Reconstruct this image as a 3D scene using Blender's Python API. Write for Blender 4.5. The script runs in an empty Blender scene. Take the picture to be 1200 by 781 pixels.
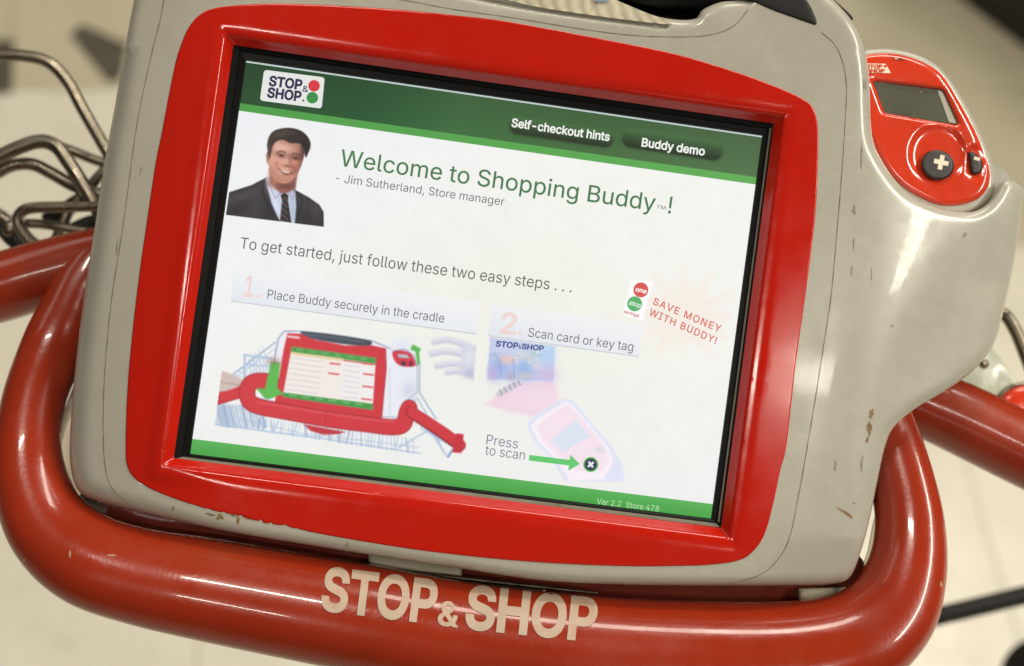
import bpy, bmesh, math, os, random
import numpy as np
from mathutils import Vector, Matrix, geometry
from mathutils.bvhtree import BVHTree
random.seed(7); rng = np.random.default_rng(7)
sc = bpy.context.scene; COL = sc.collection

# ------------------------------------------------------------------ camera, world, light
S = 0.3425e-3            # metres per unit of the device drawing (the screen is 211 mm wide)
D = 1650.0               # camera stands this many units in front of the screen
R3 = Matrix.Rotation(math.radians(35), 3, 'X') @ Matrix.Rotation(math.radians(7.7), 3, 'Z')
T3 = Vector((0, 0, 1.0))
def W(p): return R3 @ Vector(p) + T3                       # device frame (m) -> world
def P(px, py, z=0.0):                                      # a point of the photograph, z units proud of the screen
    k = (D - z) / D
    return W(((px - 600) * S * k, (390.5 - py) * S * k, z * S))

cam = bpy.data.objects.new('camera', bpy.data.cameras.new('camera')); COL.objects.link(cam); sc.camera = cam
cam.matrix_world = Matrix.Translation(W((0, 0, D * S))) @ R3.to_4x4()
cam.data.lens = 49.5; cam.data.sensor_width = 36; cam.data.clip_start = 0.02; cam.data.clip_end = 60
cam.data.dof.use_dof = True; cam.data.dof.focus_distance = D * S; cam.data.dof.aperture_fstop = 5.2

w = bpy.data.worlds.new('World'); sc.world = w; w.use_nodes = True
bg = w.node_tree.nodes['Background']; bg.inputs[0].default_value = (1.0, 0.90, 0.70, 1); bg.inputs[1].default_value = 0.08
sc.view_settings.view_transform = 'Standard'; sc.view_settings.look = 'None'
sc.view_settings.exposure = 0.0; sc.view_settings.gamma = 1.0
sc.cycles.use_denoising = True
sc.cycles.max_bounces = 8

def tube_light(name, x, y, z, length, width, power, along='Y', col=(1.0, 0.935, 0.81)):
    L = bpy.data.lights.new(name, 'AREA'); L.shape = 'RECTANGLE'; L.size = width; L.size_y = length
    L.energy = power; L.color = col
    o = bpy.data.objects.new(name, L); COL.objects.link(o); o.location = (x, y, z)
    o.rotation_euler = (0, 0, 0 if along == 'Y' else math.pi / 2)
    return o
for lx, ly, ll, al, pw, wd in ((-0.82, -1.65, 0.55, 'X', 9, .07), (0.98, -1.62, 0.62, 'X', 10, .08), (-0.56, 0.10, 0.55, 'X', 16, .07), (2.35, -0.1, 2.4, 'Y', 116, .3),
                               (-2.4, 1.9, 2.4, 'Y', 14, .9), (0.9, 1.75, 2.0, 'X', 60, .5), (0.2, 5.2, 2.4, 'X', 60, .9), (1.4, -4.8, 2.4, 'X', 12, 1.2)):
    tube_light('ceiling_light', lx, ly, 3.3, ll, wd, pw, al)

# ------------------------------------------------------------------ materials
def lin(c):
    c = np.asarray(c, float) / 255.0
    return np.where(c <= 0.04045, c / 12.92, ((c + 0.055) / 1.055) ** 2.4)
def lin4(c): return tuple(float(v) for v in lin(c)) + (1.0,)
def mat(name, rgb, rough=0.35, metal=0.0, coat=0.0, vary=0.12, vscale=60, bump=0.0, bscale=900, spec=0.5,
        rvary=0.12, dirt=None, dirt_amt=0.5, dirt_scale=25, scratch=0.0, trans=0.0, alpha=1.0, crough=0.06):
    m = bpy.data.materials.new(name); m.use_nodes = True; nt = m.node_tree; N = nt.nodes; Lk = nt.links
    b = N['Principled BSDF']; tc = N.new('ShaderNodeTexCoord')
    def noise(scale, detail=4, rough_=0.55):
        n = N.new('ShaderNodeTexNoise'); n.inputs['Scale'].default_value = scale
        n.inputs['Detail'].default_value = detail; n.inputs['Roughness'].default_value = rough_
        Lk.new(tc.outputs['Object'], n.inputs['Vector']); return n
    n1 = noise(vscale)
    r = N.new('ShaderNodeMapRange'); r.inputs[1].default_value = .3; r.inputs[2].default_value = .7
    r.inputs[3].default_value = 1 - vary; r.inputs[4].default_value = 1 + vary; Lk.new(n1.outputs[0], r.inputs[0])
    mx = N.new('ShaderNodeMix'); mx.data_type = 'RGBA'; mx.blend_type = 'MULTIPLY'; mx.inputs[0].default_value = 1
    mx.inputs[6].default_value = (*rgb, 1); Lk.new(r.outputs[0], mx.inputs[7]); out = mx.outputs[2]
    if dirt is not None:
        n2 = noise(dirt_scale, 8, 0.7); r2 = N.new('ShaderNodeMapRange')
        r2.inputs[1].default_value = .52; r2.inputs[2].default_value = .72; r2.inputs[3].default_value = 0
        r2.inputs[4].default_value = dirt_amt; Lk.new(n2.outputs[0], r2.inputs[0])
        m2 = N.new('ShaderNodeMix'); m2.data_type = 'RGBA'; Lk.new(r2.outputs[0], m2.inputs[0])
        Lk.new(out, m2.inputs[6]); m2.inputs[7].default_value = (*dirt, 1); out = m2.outputs[2]
    Lk.new(out, b.inputs['Base Color'])
    n3 = noise(vscale * 2.3, 6); r3 = N.new('ShaderNodeMapRange')
    r3.inputs[1].default_value = .3; r3.inputs[2].default_value = .7
    r3.inputs[3].default_value = max(0.02, rough - rvary); r3.inputs[4].default_value = rough + rvary
    Lk.new(n3.outputs[0], r3.inputs[0]); Lk.new(r3.outputs[0], b.inputs['Roughness'])
    b.inputs['Metallic'].default_value = metal; b.inputs['Specular IOR Level'].default_value = spec
    b.inputs['Coat Weight'].default_value = coat; b.inputs['Coat Roughness'].default_value = crough
    b.inputs['Transmission Weight'].default_value = trans; b.inputs['Alpha'].default_value = alpha
    nrm = None
    if bump:
        n4 = noise(bscale, 3); bp = N.new('ShaderNodeBump'); bp.inputs['Strength'].default_value = bump
        bp.inputs['Distance'].default_value = 0.0004; Lk.new(n4.outputs[0], bp.inputs['Height']); nrm = bp
    if scratch:
        mp = N.new('ShaderNodeMapping'); mp.inputs['Scale'].default_value = (90, 6, 40); mp.inputs['Rotation'].default_value = (0.2, 0.3, 0.7)
        Lk.new(tc.outputs['Object'], mp.inputs[0]); n5 = N.new('ShaderNodeTexNoise'); n5.inputs['Scale'].default_value = 9
        n5.inputs['Detail'].default_value = 5; Lk.new(mp.outputs[0], n5.inputs['Vector'])
        b2 = N.new('ShaderNodeBump'); b2.inputs['Strength'].default_value = scratch; b2.inputs['Distance'].default_value = 0.0006
        Lk.new(n5.outputs[0], b2.inputs['Height'])
        if nrm: Lk.new(nrm.outputs[0], b2.inputs['Normal'])
        nrm = b2
    if nrm: Lk.new(nrm.outputs[0], b.inputs['Normal'])
    return m
def emis(name, rgb255=None, strength=1.0):
    """what a screen shows: light given off, under a faintly glossy face"""
    m = bpy.data.materials.new(name); m.use_nodes = True; nt = m.node_tree; b = nt.nodes['Principled BSDF']
    b.inputs['Base Color'].default_value = (0.012, 0.012, 0.012, 1); b.inputs['Roughness'].default_value = 0.38
    b.inputs['Specular IOR Level'].default_value = 0.25; b.inputs['Emission Strength'].default_value = strength
    if rgb255 is None:
        a = nt.nodes.new('ShaderNodeVertexColor'); a.layer_name = 'Col'; nt.links.new(a.outputs[0], b.inputs['Emission Color'])
    else: b.inputs['Emission Color'].default_value = lin4(rgb255)
    return m

M_SHELL = mat('grey_plastic', (0.395, 0.378, 0.318), 0.26, coat=0.16, vary=0.035, bump=0.06, bscale=1500, dirt=(0.28, 0.25, 0.19), dirt_amt=0.28, dirt_scale=7, rvary=0.07, crough=0.05)
M_IVORY = mat('ivory_plastic', (0.50, 0.45, 0.33), 0.4, vary=0.06, bump=0.1, dirt=(0.25, 0.2, 0.13), dirt_amt=0.4)
M_RED = mat('red_bezel_plastic', (0.47, 0.010, 0.003), 0.14, coat=0.0, vary=0.04, vscale=30, bump=0.015, bscale=1200, rvary=0.05, spec=0.5)
M_HANDLE = mat('red_handle_plastic', (0.285, 0.022, 0.005), 0.25, coat=0.42, spec=0.35, vary=0.12, vscale=18, bump=0.15, bscale=500, dirt=(0.22, 0.05, 0.022), dirt_amt=0.6, dirt_scale=9, scratch=0.05, rvary=0.09, crough=0.05)
M_DRED = mat('dark_red_plastic', (0.20, 0.035, 0.022), 0.12, coat=0.6, vary=0.2, bump=0.1)
M_FACE = mat('scanner_red_plastic', (0.60, 0.040, 0.012), 0.16, coat=0.7, vary=0.05, rvary=0.05)
M_BLACK = mat('black_rubber', (0.010, 0.009, 0.008), 0.5, vary=0.2, bump=0.2, spec=0.3)
M_BTN = mat('button_rubber', (0.020, 0.018, 0.016), 0.45, vary=0.2, bump=0.1)
M_GASKET = mat('screen_gasket', (0.004, 0.004, 0.004), 0.35, vary=0.05, rvary=0.01, spec=0.12)
M_TRIM = mat('grey_trim', (0.16, 0.14, 0.10), 0.35, vary=0.1)
M_GLASS = mat('lcd_window', (0.10, 0.10, 0.075), 0.05, coat=1.0, vary=0.1, rvary=0.02, crough=0.02)
M_CHROME = mat('worn_steel_wire', (0.22, 0.19, 0.145), 0.33, metal=1.0, vary=0.2, bump=0.2, bscale=300, dirt=(0.10, 0.08, 0.05), dirt_amt=0.6, dirt_scale=30)
M_INK = mat('beige_print', (0.46, 0.35, 0.26), 0.5, vary=0.1, dirt=(0.33, 0.10, 0.05), dirt_amt=0.7, dirt_scale=60)
M_WHITE = mat('white_print', (0.75, 0.68, 0.52), 0.5, vary=0.06)
M_STAIN = mat('brown_stain', (0.22, 0.135, 0.06), 0.7, vary=0.4, vscale=400)
M_SCUFF = mat('grey_scuff', (0.22, 0.20, 0.16), 0.6, vary=0.4, vscale=400)
M_CHIP = mat('bare_chip', (0.36, 0.2, 0.13), 0.6, vary=0.3, vscale=400)
M_CLEAR = mat('clear_plastic', (0.85, 0.78, 0.68), 0.08, trans=0.85, vary=0.05, rvary=0.04, bump=0.4, bscale=120)
M_GREENCLEAR = mat('green_clear_plastic', (0.50, 0.55, 0.46), 0.25, trans=0.6, vary=0.1)
M_TILE = mat('cream_floor_tile', (0.64, 0.60, 0.50), 0.35, vary=0.05, vscale=9, dirt=(0.38, 0.33, 0.22), dirt_amt=0.35, dirt_scale=14)
M_TILE2 = mat('tan_floor_tile', (0.47, 0.42, 0.30), 0.4, vary=0.05, vscale=9, dirt=(0.24, 0.2, 0.13), dirt_amt=0.35, dirt_scale=14)
M_PATCH = mat('dark_floor_patch', (0.075, 0.065, 0.045), 0.4, vary=0.15, vscale=20)
M_GROUT = mat('floor_joint', (0.58, 0.54, 0.43), 0.7)
M_SHELF = mat('dark_shelf_metal', (0.012, 0.012, 0.011), 0.5)
M_GREEN = mat('green_pack', (0.01, 0.06, 0.025), 0.5)

# ------------------------------------------------------------------ object helpers
def tag(o, label=None, cat=None, group=None, kind=None):
    for k, v in (('label', label), ('category', cat), ('group', group), ('kind', kind)):
        if v: o[k] = v
    return o
def thing(name, loc, label, cat, group=None):
    o = bpy.data.objects.new(name, None); o.empty_display_size = 0.05; COL.objects.link(o); o.location = loc
    return tag(o, label, cat, group)
ORG = {}
def origin(o):
    if o is None: return Vector((0, 0, 0))
    return ORG.get(o.name, None) if o.name in ORG else o.location.copy()
def mesh_obj(name, verts, faces, m, parent=None, smooth=True, colors=None):
    """verts are world points; parts keep their thing's base as origin"""
    b = origin(parent)
    me = bpy.data.meshes.new(name)
    me.from_pydata([tuple(Vector(v) - b) for v in verts], [], faces); me.validate()
    if colors is not None:
        ca = me.color_attributes.new('Col', 'FLOAT_COLOR', 'POINT')
        ca.data.foreach_set('color', np.asarray(colors, np.float32).ravel())
    if smooth: me.polygons.foreach_set('use_smooth', [True] * len(me.polygons))
    me.materials.append(m); me.update()
    o = bpy.data.objects.new(name, me); COL.objects.link(o)
    if parent is not None: o.parent = parent; ORG[o.name] = b
    return o
def spline(pts, n=12, closed=False):
    pts = [np.array(p, float) for p in pts]; out = []
    N = len(pts); rngi = range(N if closed else N - 1)
    for i in rngi:
        g = (lambda j: pts[j % N]) if closed else (lambda j: pts[min(max(j, 0), N - 1)])
        p0, p1, p2, p3 = g(i - 1), g(i), g(i + 1), g(i + 2)
        for k in range(n):
            t = k / n
            out.append(0.5 * ((2 * p1) + (-p0 + p2) * t + (2 * p0 - 5 * p1 + 4 * p2 - p3) * t * t + (-p0 + 3 * p1 - 3 * p2 + p3) * t ** 3))
    if not closed: out.append(pts[-1])
    return np.array(out)
def resample(poly, step, closed=True):
    p = np.asarray(poly, float); q = np.vstack([p, p[:1]]) if closed else p
    d = np.r_[0, np.cumsum(np.linalg.norm(np.diff(q, axis=0), axis=1))]
    n = max(3, int(d[-1] / step)); t = np.linspace(0, d[-1], n, endpoint=not closed)
    return np.stack([np.interp(t, d, q[:, i]) for i in range(q.shape[1])], 1)
def seg_dist(pts, poly, closed=True):
    a = np.asarray(poly, float); b = np.roll(a, -1, 0)
    if not closed: a, b = a[:-1], b[:-1]
    best = np.full(len(pts), 1e9)
    for k in range(0, len(pts), 2000):
        p = pts[k:k + 2000, None, :]; ab = (b - a)[None]; ap = p - a[None]
        t = np.clip((ap * ab).sum(2) / np.maximum((ab ** 2).sum(2), 1e-9), 0, 1)
        best[k:k + 2000] = np.sqrt(((ap - t[..., None] * ab) ** 2).sum(2)).min(1)
    return best
def inside(pts, poly):
    x, y = pts[:, 0], pts[:, 1]; c = np.zeros(len(pts), bool); n = len(poly)
    for i in range(n):
        x1, y1 = poly[i]; x2, y2 = poly[(i + 1) % n]
        if y1 == y2: continue
        m_ = ((y1 > y) != (y2 > y)) & (x < (x2 - x1) * (y - y1) / (y2 - y1) + x1); c ^= m_
    return c
def sdf(pts, poly):                                         # positive inside
    pts = np.asarray(pts, float); d = seg_dist(pts, poly); return np.where(inside(pts, poly), d, -d)
def normals(poly):
    t = np.roll(poly, -1, 0) - np.roll(poly, 1, 0); n = np.stack([-t[:, 1], t[:, 0]], 1)
    n /= np.maximum(np.linalg.norm(n, axis=1, keepdims=True), 1e-9)
    if sdf(poly[:5] + n[:5] * 0.7, poly).mean() < 0: n = -n
    return n
def sheet(outer, holes=(), step=7, rings=(), extra=None, zf=None, skirt=None, ostep=4, back=False):
    """a moulded shell: the outline filled with a fine mesh, height zf(points, distance), a skirt going down round the edge"""
    outs = [resample(outer, ostep)] + [resample(h, ostep) for h in holes]
    def D_(p):
        d = sdf(p, outs[0])
        for h in outs[1:]: d = np.minimum(d, -sdf(p, h))
        return d
    lo, hi = outs[0].min(0), outs[0].max(0)
    gx, gy = np.meshgrid(np.arange(lo[0], hi[0], step), np.arange(lo[1], hi[1], step)); gx = gx + (np.arange(gx.shape[0]) % 2)[:, None] * step / 2
    grid = np.stack([gx.ravel(), gy.ravel()], 1); dg = D_(grid); mr = max(rings) if rings else 0
    grid = grid[dg > max(mr, 0) + step * 0.5]
    cand = [grid]
    for k, o in enumerate(outs):
        n = normals(o) * (1 if k == 0 else -1)
        for d in rings:
            q = o + n * d; q = q[np.abs(D_(q) - d) < 0.25]; cand.append(q)
    if extra is not None and len(extra):
        e = np.asarray(extra, float); e = e[D_(e) > 1.0]; cand = [c[seg_dist(c, e, False) > 1e9 - 1] if False else c for c in cand]
        keep = []
        for c in cand:
            if len(c):
                dd = np.array([1e9] * len(c))
                for k in range(0, len(e), 400): dd = np.minimum(dd, np.sqrt(((c[:, None] - e[None, k:k + 400]) ** 2).sum(2)).min(1))
                c = c[dd > 1.05]
            keep.append(c)
        cand = keep + [e]
    free = np.vstack(cand)
    key = np.round(free / 0.6).astype(int); _, idx = np.unique(key, axis=0, return_index=True); free = free[idx]
    allp = np.vstack(outs + [free]); edges = []; off = 0
    for o in outs:
        n = len(o); edges += [(off + i, off + (i + 1) % n) for i in range(n)]; off += n
    V, E, F, _, _, _ = geometry.delaunay_2d_cdt([Vector(p) for p in allp], edges, [], 0, 1e-4)
    V = np.array([(v.x, v.y) for v in V]); F = np.array([f for f in F if len(f) == 3])
    c = V[F].mean(1); ok = inside(c, outs[0])
    for h in outs[1:]: ok &= ~inside(c, h)
    F = F[ok]; a = V[F]; ar = (a[:, 1, 0] - a[:, 0, 0]) * (a[:, 2, 1] - a[:, 0, 1]) - (a[:, 1, 1] - a[:, 0, 1]) * (a[:, 2, 0] - a[:, 0, 0])
    F[ar > 0] = F[ar > 0][:, ::-1]                          # image y points down: flip for +z normals
    d = np.maximum(D_(V), 0); z = zf(V, d)
    verts = [P(V[i, 0], V[i, 1], z[i]) for i in range(len(V))]; faces = [tuple(int(i) for i in f) for f in F]
    if skirt:
        for o in outs:
            n = len(o); zo = zf(o, np.zeros(n)); nn = normals(o) * (1 if o is outs[0] else -1); prev = None
            for (ins, dz) in [(0, 0)] + list(skirt):
                ring = [len(verts) + i for i in range(n)]
                verts += [P(*(o[i] + nn[i] * ins), zo[i] + dz) for i in range(n)]
                if prev: faces += [(prev[i], ring[i], ring[(i + 1) % n], prev[(i + 1) % n]) for i in range(n)]
                prev = ring
            if back and o is outs[0]: faces.append(tuple(prev))
    return verts, faces
def tube(path, seg=24, flat=1.0, sub=10, cap=True):
    """path of (px, py, z, r): a bent round bar"""
    q = spline(path, sub); k = (D - q[:, 2]) / D
    c = [P(*v[:3]) for v in q]; rad = q[:, 3] * S * k; verts = []; faces = []
    nrm = R3 @ Vector((0, 0, 1)); prevu = None
    for i in range(len(q)):
        t = (c[min(i + 1, len(c) - 1)] - c[max(i - 1, 0)]).normalized()
        if prevu is None:
            u = t.cross(nrm);
            if u.length < 1e-3: u = t.cross(Vector((1, 0, 0)))
        else: u = prevu - t * prevu.dot(t)
        u.normalize(); prevu = u; v = u.cross(t).normalized()
        for j in range(seg):
            a = 2 * math.pi * j / seg; verts.append(c[i] + u * (math.cos(a) * rad[i]) + v * (math.sin(a) * rad[i] * flat))
    for i in range(len(q) - 1):
        for j in range(seg):
            a, b = i * seg + j, i * seg + (j + 1) % seg; faces.append((a, b, b + seg, a + seg))
    if cap: faces += [tuple(range(seg))[::-1], tuple((len(q) - 1) * seg + j for j in range(seg))]
    return verts, faces
def fix_normals(o):
    bm = bmesh.new(); bm.from_mesh(o.data); bmesh.ops.recalc_face_normals(bm, faces=bm.faces); bm.to_mesh(o.data); bm.free()
def flat_poly(pts, z, m, name, parent, zf=None, thick=0.0):
    """a thin flat piece: one outline at height z (print, stain, sticker)"""
    pts = [tuple(p) for p in pts]; V, E, F, _, _, _ = geometry.delaunay_2d_cdt([Vector(p) for p in pts], [], [list(range(len(pts)))], 1, 1e-5)
    V = [(v.x, v.y) for v in V]; zz = [z] * len(V) if zf is None else list(zf(np.array(V)) + z)
    fs = []
    for f in F:
        a, b, c = [V[i] for i in f[:3]]
        fs.append(tuple(f) if (b[0] - a[0]) * (c[1] - a[1]) - (b[1] - a[1]) * (c[0] - a[0]) < 0 else tuple(f)[::-1])
    return mesh_obj(name, [P(V[i][0], V[i][1], zz[i]) for i in range(len(V))], fs, m, parent, smooth=False)

# ------------------------------------------------------------------ lettering
FONT = None
try:
    fp = os.path.join(bpy.utils.system_resource('DATAFILES', path='fonts'), 'Inter.woff2')
    if os.path.exists(fp): FONT = bpy.data.fonts.load(fp)
except Exception: FONT = None
_tm = {}
def text_mesh(s, bold=0.0, space=1.0, res=4):
    """outlines of the glyphs, thickened by hand, filled wherever they wind round (overlapping strokes merge)"""
    if (s, bold, space) in _tm: return _tm[(s, bold, space)]
    cu = bpy.data.curves.new('lettering', 'FONT'); cu.body = s; cu.size = 1.0; cu.resolution_u = res
    cu.space_character = space; cu.fill_mode = 'NONE'
    if FONT: cu.font = FONT
    o = bpy.data.objects.new('lettering', cu); COL.objects.link(o)
    dg = bpy.context.evaluated_depsgraph_get(); me = bpy.data.meshes.new_from_object(o.evaluated_get(dg))
    bpy.data.objects.remove(o); bpy.data.curves.remove(cu)
    v = np.array([x.co[:2] for x in me.vertices]); nx = {}
    for e in me.edges: nx.setdefault(e.vertices[0], []).append(e.vertices[1]); nx.setdefault(e.vertices[1], []).append(e.vertices[0])
    bpy.data.meshes.remove(me); seen = set(); loops = []
    for k in range(len(v)):
        if k in seen or k not in nx: continue
        L = [k]; seen.add(k); cur = k; ns = sorted(nx[k]); cur = ns[0]; 
        while cur not in seen:
            seen.add(cur); L.append(cur); n2 = [q for q in nx[cur] if q not in seen]
            if not n2: break
            cur = n2[0]
        if len(L) > 2: loops.append(v[L])
    lp = []
    for L in loops:
        L = L[np.linalg.norm(L - np.roll(L, 1, 0), axis=1) > 1e-5]
        if bold and len(L) > 2:
            a = L - np.roll(L, 1, 0); b = np.roll(L, -1, 0) - L; a /= np.linalg.norm(a, axis=1, keepdims=True); b /= np.linalg.norm(b, axis=1, keepdims=True)
            na = np.stack([-a[:, 1], a[:, 0]], 1); nb = np.stack([-b[:, 1], b[:, 0]], 1); m_ = na + nb; dn = np.maximum((m_ * na).sum(1, keepdims=True), .5); off = m_ / dn * bold
            L = np.stack([L + off * WSGN, L], 0)[0]
        lp.append(L)
    allv = np.vstack(lp); E_ = []; off = 0
    for L in lp: E_ += [(off + i, off + (i + 1) % len(L)) for i in range(len(L))]; off += len(L)
    V, _, F, _, _, _ = geometry.delaunay_2d_cdt([Vector(p) for p in allv], E_, [], 0, 1e-6)
    V = np.array([(q.x, q.y) for q in V]); F = np.array([f for f in F if len(f) == 3]); c = V[F].mean(1); wn = np.zeros(len(c), int)
    for L in lp:
        x, y = c[:, 0], c[:, 1]
        for i in range(len(L)):
            (x1, y1), (x2, y2) = L[i], L[(i + 1) % len(L)]
            if y1 == y2: continue
            cr = ((y1 > y) != (y2 > y)) & (x < (x2 - x1) * (y - y1) / (y2 - y1) + x1); wn += np.where(cr, 1 if y2 > y1 else -1, 0)
    F = F[wn != 0]; _tm[(s, bold, space)] = (V, [tuple(int(a) for a in f) for f in F]); return _tm[(s, bold, space)]
WSGN = 1
def _ext(b):
    global WSGN
    WSGN = b; _tm.clear(); v = text_mesh('I', 0.02)[0]; return v[:, 0].max() - v[:, 0].min()
_w = (_ext(1), _ext(-1)); WSGN = 1 if _w[0] > _w[1] else -1; _tm.clear()
CAP = text_mesh('H')[0][:, 1].max()
def place_text(s, p0, p1, cap, bold=0.0, lean=None, space=1.0, cut=None):
    v, f = text_mesh(s, bold, space); x0, x1 = v[:, 0].min(), v[:, 0].max()
    p0, p1 = np.array(p0, float), np.array(p1, float); d = p1 - p0; L = np.linalg.norm(d); e = d / L
    up = np.array([e[1], -e[0]]) if lean is None else np.array(lean) / np.linalg.norm(lean)
    if cut:
        bm = bmesh.new(); vs = [bm.verts.new((a, b, 0)) for a, b in v]
        for q in f: 
            try: bm.faces.new([vs[i] for i in q])
            except Exception: pass
        for ax, (lo, hi) in ((0, (x0, x1)), (1, (v[:, 1].min(), v[:, 1].max()))):
            for c in np.arange(lo, hi, cut):
                bmesh.ops.bisect_plane(bm, geom=bm.verts[:] + bm.edges[:] + bm.faces[:], plane_co=(c, 0, 0) if ax == 0 else (0, c, 0), plane_no=(1, 0, 0) if ax == 0 else (0, 1, 0))
        bm.verts.index_update(); v = np.array([q.co[:2] for q in bm.verts]); f = [tuple(q.index for q in g.verts) for g in bm.faces]; bm.free()
    q = p0 + ((v[:, :1] - x0) / (x1 - x0) * L) * e + (v[:, 1:2] / CAP * cap) * up
    return q, f

# ------------------------------------------------------------------ raster pictures for the screen
class Canvas:
    def __init__(s, x0, y0, x1, y1, step, bgc, quad=None):
        s.nx = int((x1 - x0) / step) + 1; s.ny = int((y1 - y0) / step) + 1
        xs = np.linspace(x0, x1, s.nx); ys = np.linspace(y0, y1, s.ny); s.X, s.Y = np.meshgrid(xs, ys)
        s.p = np.stack([s.X.ravel(), s.Y.ravel()], 1); s.c = np.tile(np.array(bgc, float), (len(s.p), 1)); s.f = lambda a: np.asarray(a, float)
    def blend(s, idx, a, col):
        a = a[:, None]; s.c[idx] = s.c[idx] * (1 - a) + np.array(col, float) * a
    def near(s, q, m):
        lo, hi = q.min(0) - m, q.max(0) + m
        return np.where((s.p[:, 0] > lo[0]) & (s.p[:, 0] < hi[0]) & (s.p[:, 1] > lo[1]) & (s.p[:, 1] < hi[1]))[0]
    def fill(s, poly, col, soft=0.8, op=1.0, smooth=0):
        q = s.f(poly)
        if smooth: q = spline(q, smooth, True)
        i = s.near(q, soft + 1)
        if len(i): s.blend(i, np.clip(0.5 + sdf(s.p[i], q) / soft, 0, 1) * op, col)
    def stroke(s, path, w, col, soft=0.8, op=1.0, smooth=0):
        q = s.f(path)
        if smooth: q = spline(q, smooth)
        i = s.near(q, w + soft + 1)
        if len(i): s.blend(i, np.clip(0.5 + (w / 2 - seg_dist(s.p[i], q, False)) / soft, 0, 1) * op, col)
    def blob(s, c, rx, ry, col, op=1.0, power=1.0, rot=0.0):
        c = s.f([c])[0]; d = s.p - c; ca, sa = math.cos(rot), math.sin(rot)
        u = (d[:, 0] * ca + d[:, 1] * sa) / rx; v = (-d[:, 0] * sa + d[:, 1] * ca) / ry
        a = np.exp(-(u * u + v * v) ** power) * op; i = np.where(a > 0.004)[0]; s.blend(i, a[i], col)
    def soften(s, n=1):
        c = s.c.reshape(s.ny, s.nx, 3)
        for _ in range(n):
            for ax in (0, 1): q = np.concatenate([c.take([0], ax), c, c.take([-1], ax)], ax); L = c.shape[ax]; c = .25 * q.take(range(0, L), ax) + .5 * q.take(range(1, L + 1), ax) + .25 * q.take(range(2, L + 2), ax)
        s.c = c.reshape(-1, 3)
    def build(s, name, parent, m, z):
        verts = [P(x, y, z) for x, y in s.p]; F = []
        for j in range(s.ny - 1):
            for i in range(s.nx - 1):
                a = j * s.nx + i; F.append((a, a + s.nx, a + s.nx + 1, a + 1))
        col = np.c_[lin(np.clip(s.c, 0, 255)), np.ones(len(s.c))]
        return mesh_obj(name, verts, F, m, parent, smooth=False, colors=col)

# ================================================================== FLOOR
cam_w = W((0, 0, D * S))
def on_floor(px, py, h=0.0):
    q = P(px, py, 0); d = q - cam_w; t = (h - cam_w.z) / d.z; return cam_w + d * t
floor = mesh_obj('floor', [(-9, -6, 0), (9, -6, 0), (9, 12, 0), (-9, 12, 0)], [(0, 1, 2, 3)], M_GROUT, smooth=False)
tag(floor, kind='structure'); ORG['floor'] = Vector((0, 0, 0))
def to_px(v):
    l = R3.transposed() @ (Vector(v) - T3); k = (D * S - l.z) / (D * S); return 600 + l.x / S / k, 390.5 - l.y / S / k
yaw = math.radians(11); TS = 0.305; cy, sy_ = math.cos(yaw), math.sin(yaw)
b0 = on_floor(0, 108)                                      # a corner on the line where the tan tiles begin
tile_me = {}
def tile_mesh(key, m, sx, sy):
    if key in tile_me: return tile_me[key]
    g = 0.0005; t = 0.003; c = 0.0015; v = []
    for (i, z) in ((g, 0.0), (g, t - c * .5), (g + c, t)):
        v += [(i, i, z), (sx - i, i, z), (sx - i, sy - i, z), (i, sy - i, z)]
    f = [(8, 9, 10, 11)]
    for r in (0, 4): f += [(r + i, r + (i + 1) % 4, r + 4 + (i + 1) % 4, r + 4 + i) for i in range(4)]
    me = bpy.data.meshes.new('tile'); me.from_pydata(v, [], f); me.materials.append(m); tile_me[key] = me; return me
for i in range(-6, 8):
    for j in range(-5, 6):
        wx = b0.x + (i * TS) * cy - (j * TS) * sy_; wy = b0.y + (i * TS) * sy_ + (j * TS) * cy
        cx = wx + .5 * TS * cy - .5 * TS * sy_; cyy = wy + .5 * TS * sy_ + .5 * TS * cy
        px, py = to_px((cx, cyy, 0))
        if not (-500 < px < 1700 and -420 < py < 1250): continue
        tan = j >= 0 or (px > 880 and py < 250)
        o = bpy.data.objects.new('tile', tile_mesh('tan' if tan else 'cream', M_TILE2 if tan else M_TILE, TS, TS)); COL.objects.link(o)
        o.parent = floor; o.location = (wx, wy, 0.001); o.rotation_euler = (0, 0, yaw)
# dark flat pieces on the floor beyond the left edge of the cart
for nm, q in (('dark_patch', [(82, 40), (96, 28), (150, 52), (142, 92), (128, 96)]), ('dark_patch', [(-40, 48), (17, 46), (14, 108), (-40, 110)])):
    vs = [on_floor(x, y, 0.0075) for x, y in q]; lo = [on_floor(x, y, 0.0035) for x, y in q]; n = len(q)
    mesh_obj(nm, vs + lo, [tuple(range(n))[::-1]] + [(i, (i + 1) % n, n + (i + 1) % n, n + i) for i in range(n)], M_PATCH, floor, smooth=False)

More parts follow.
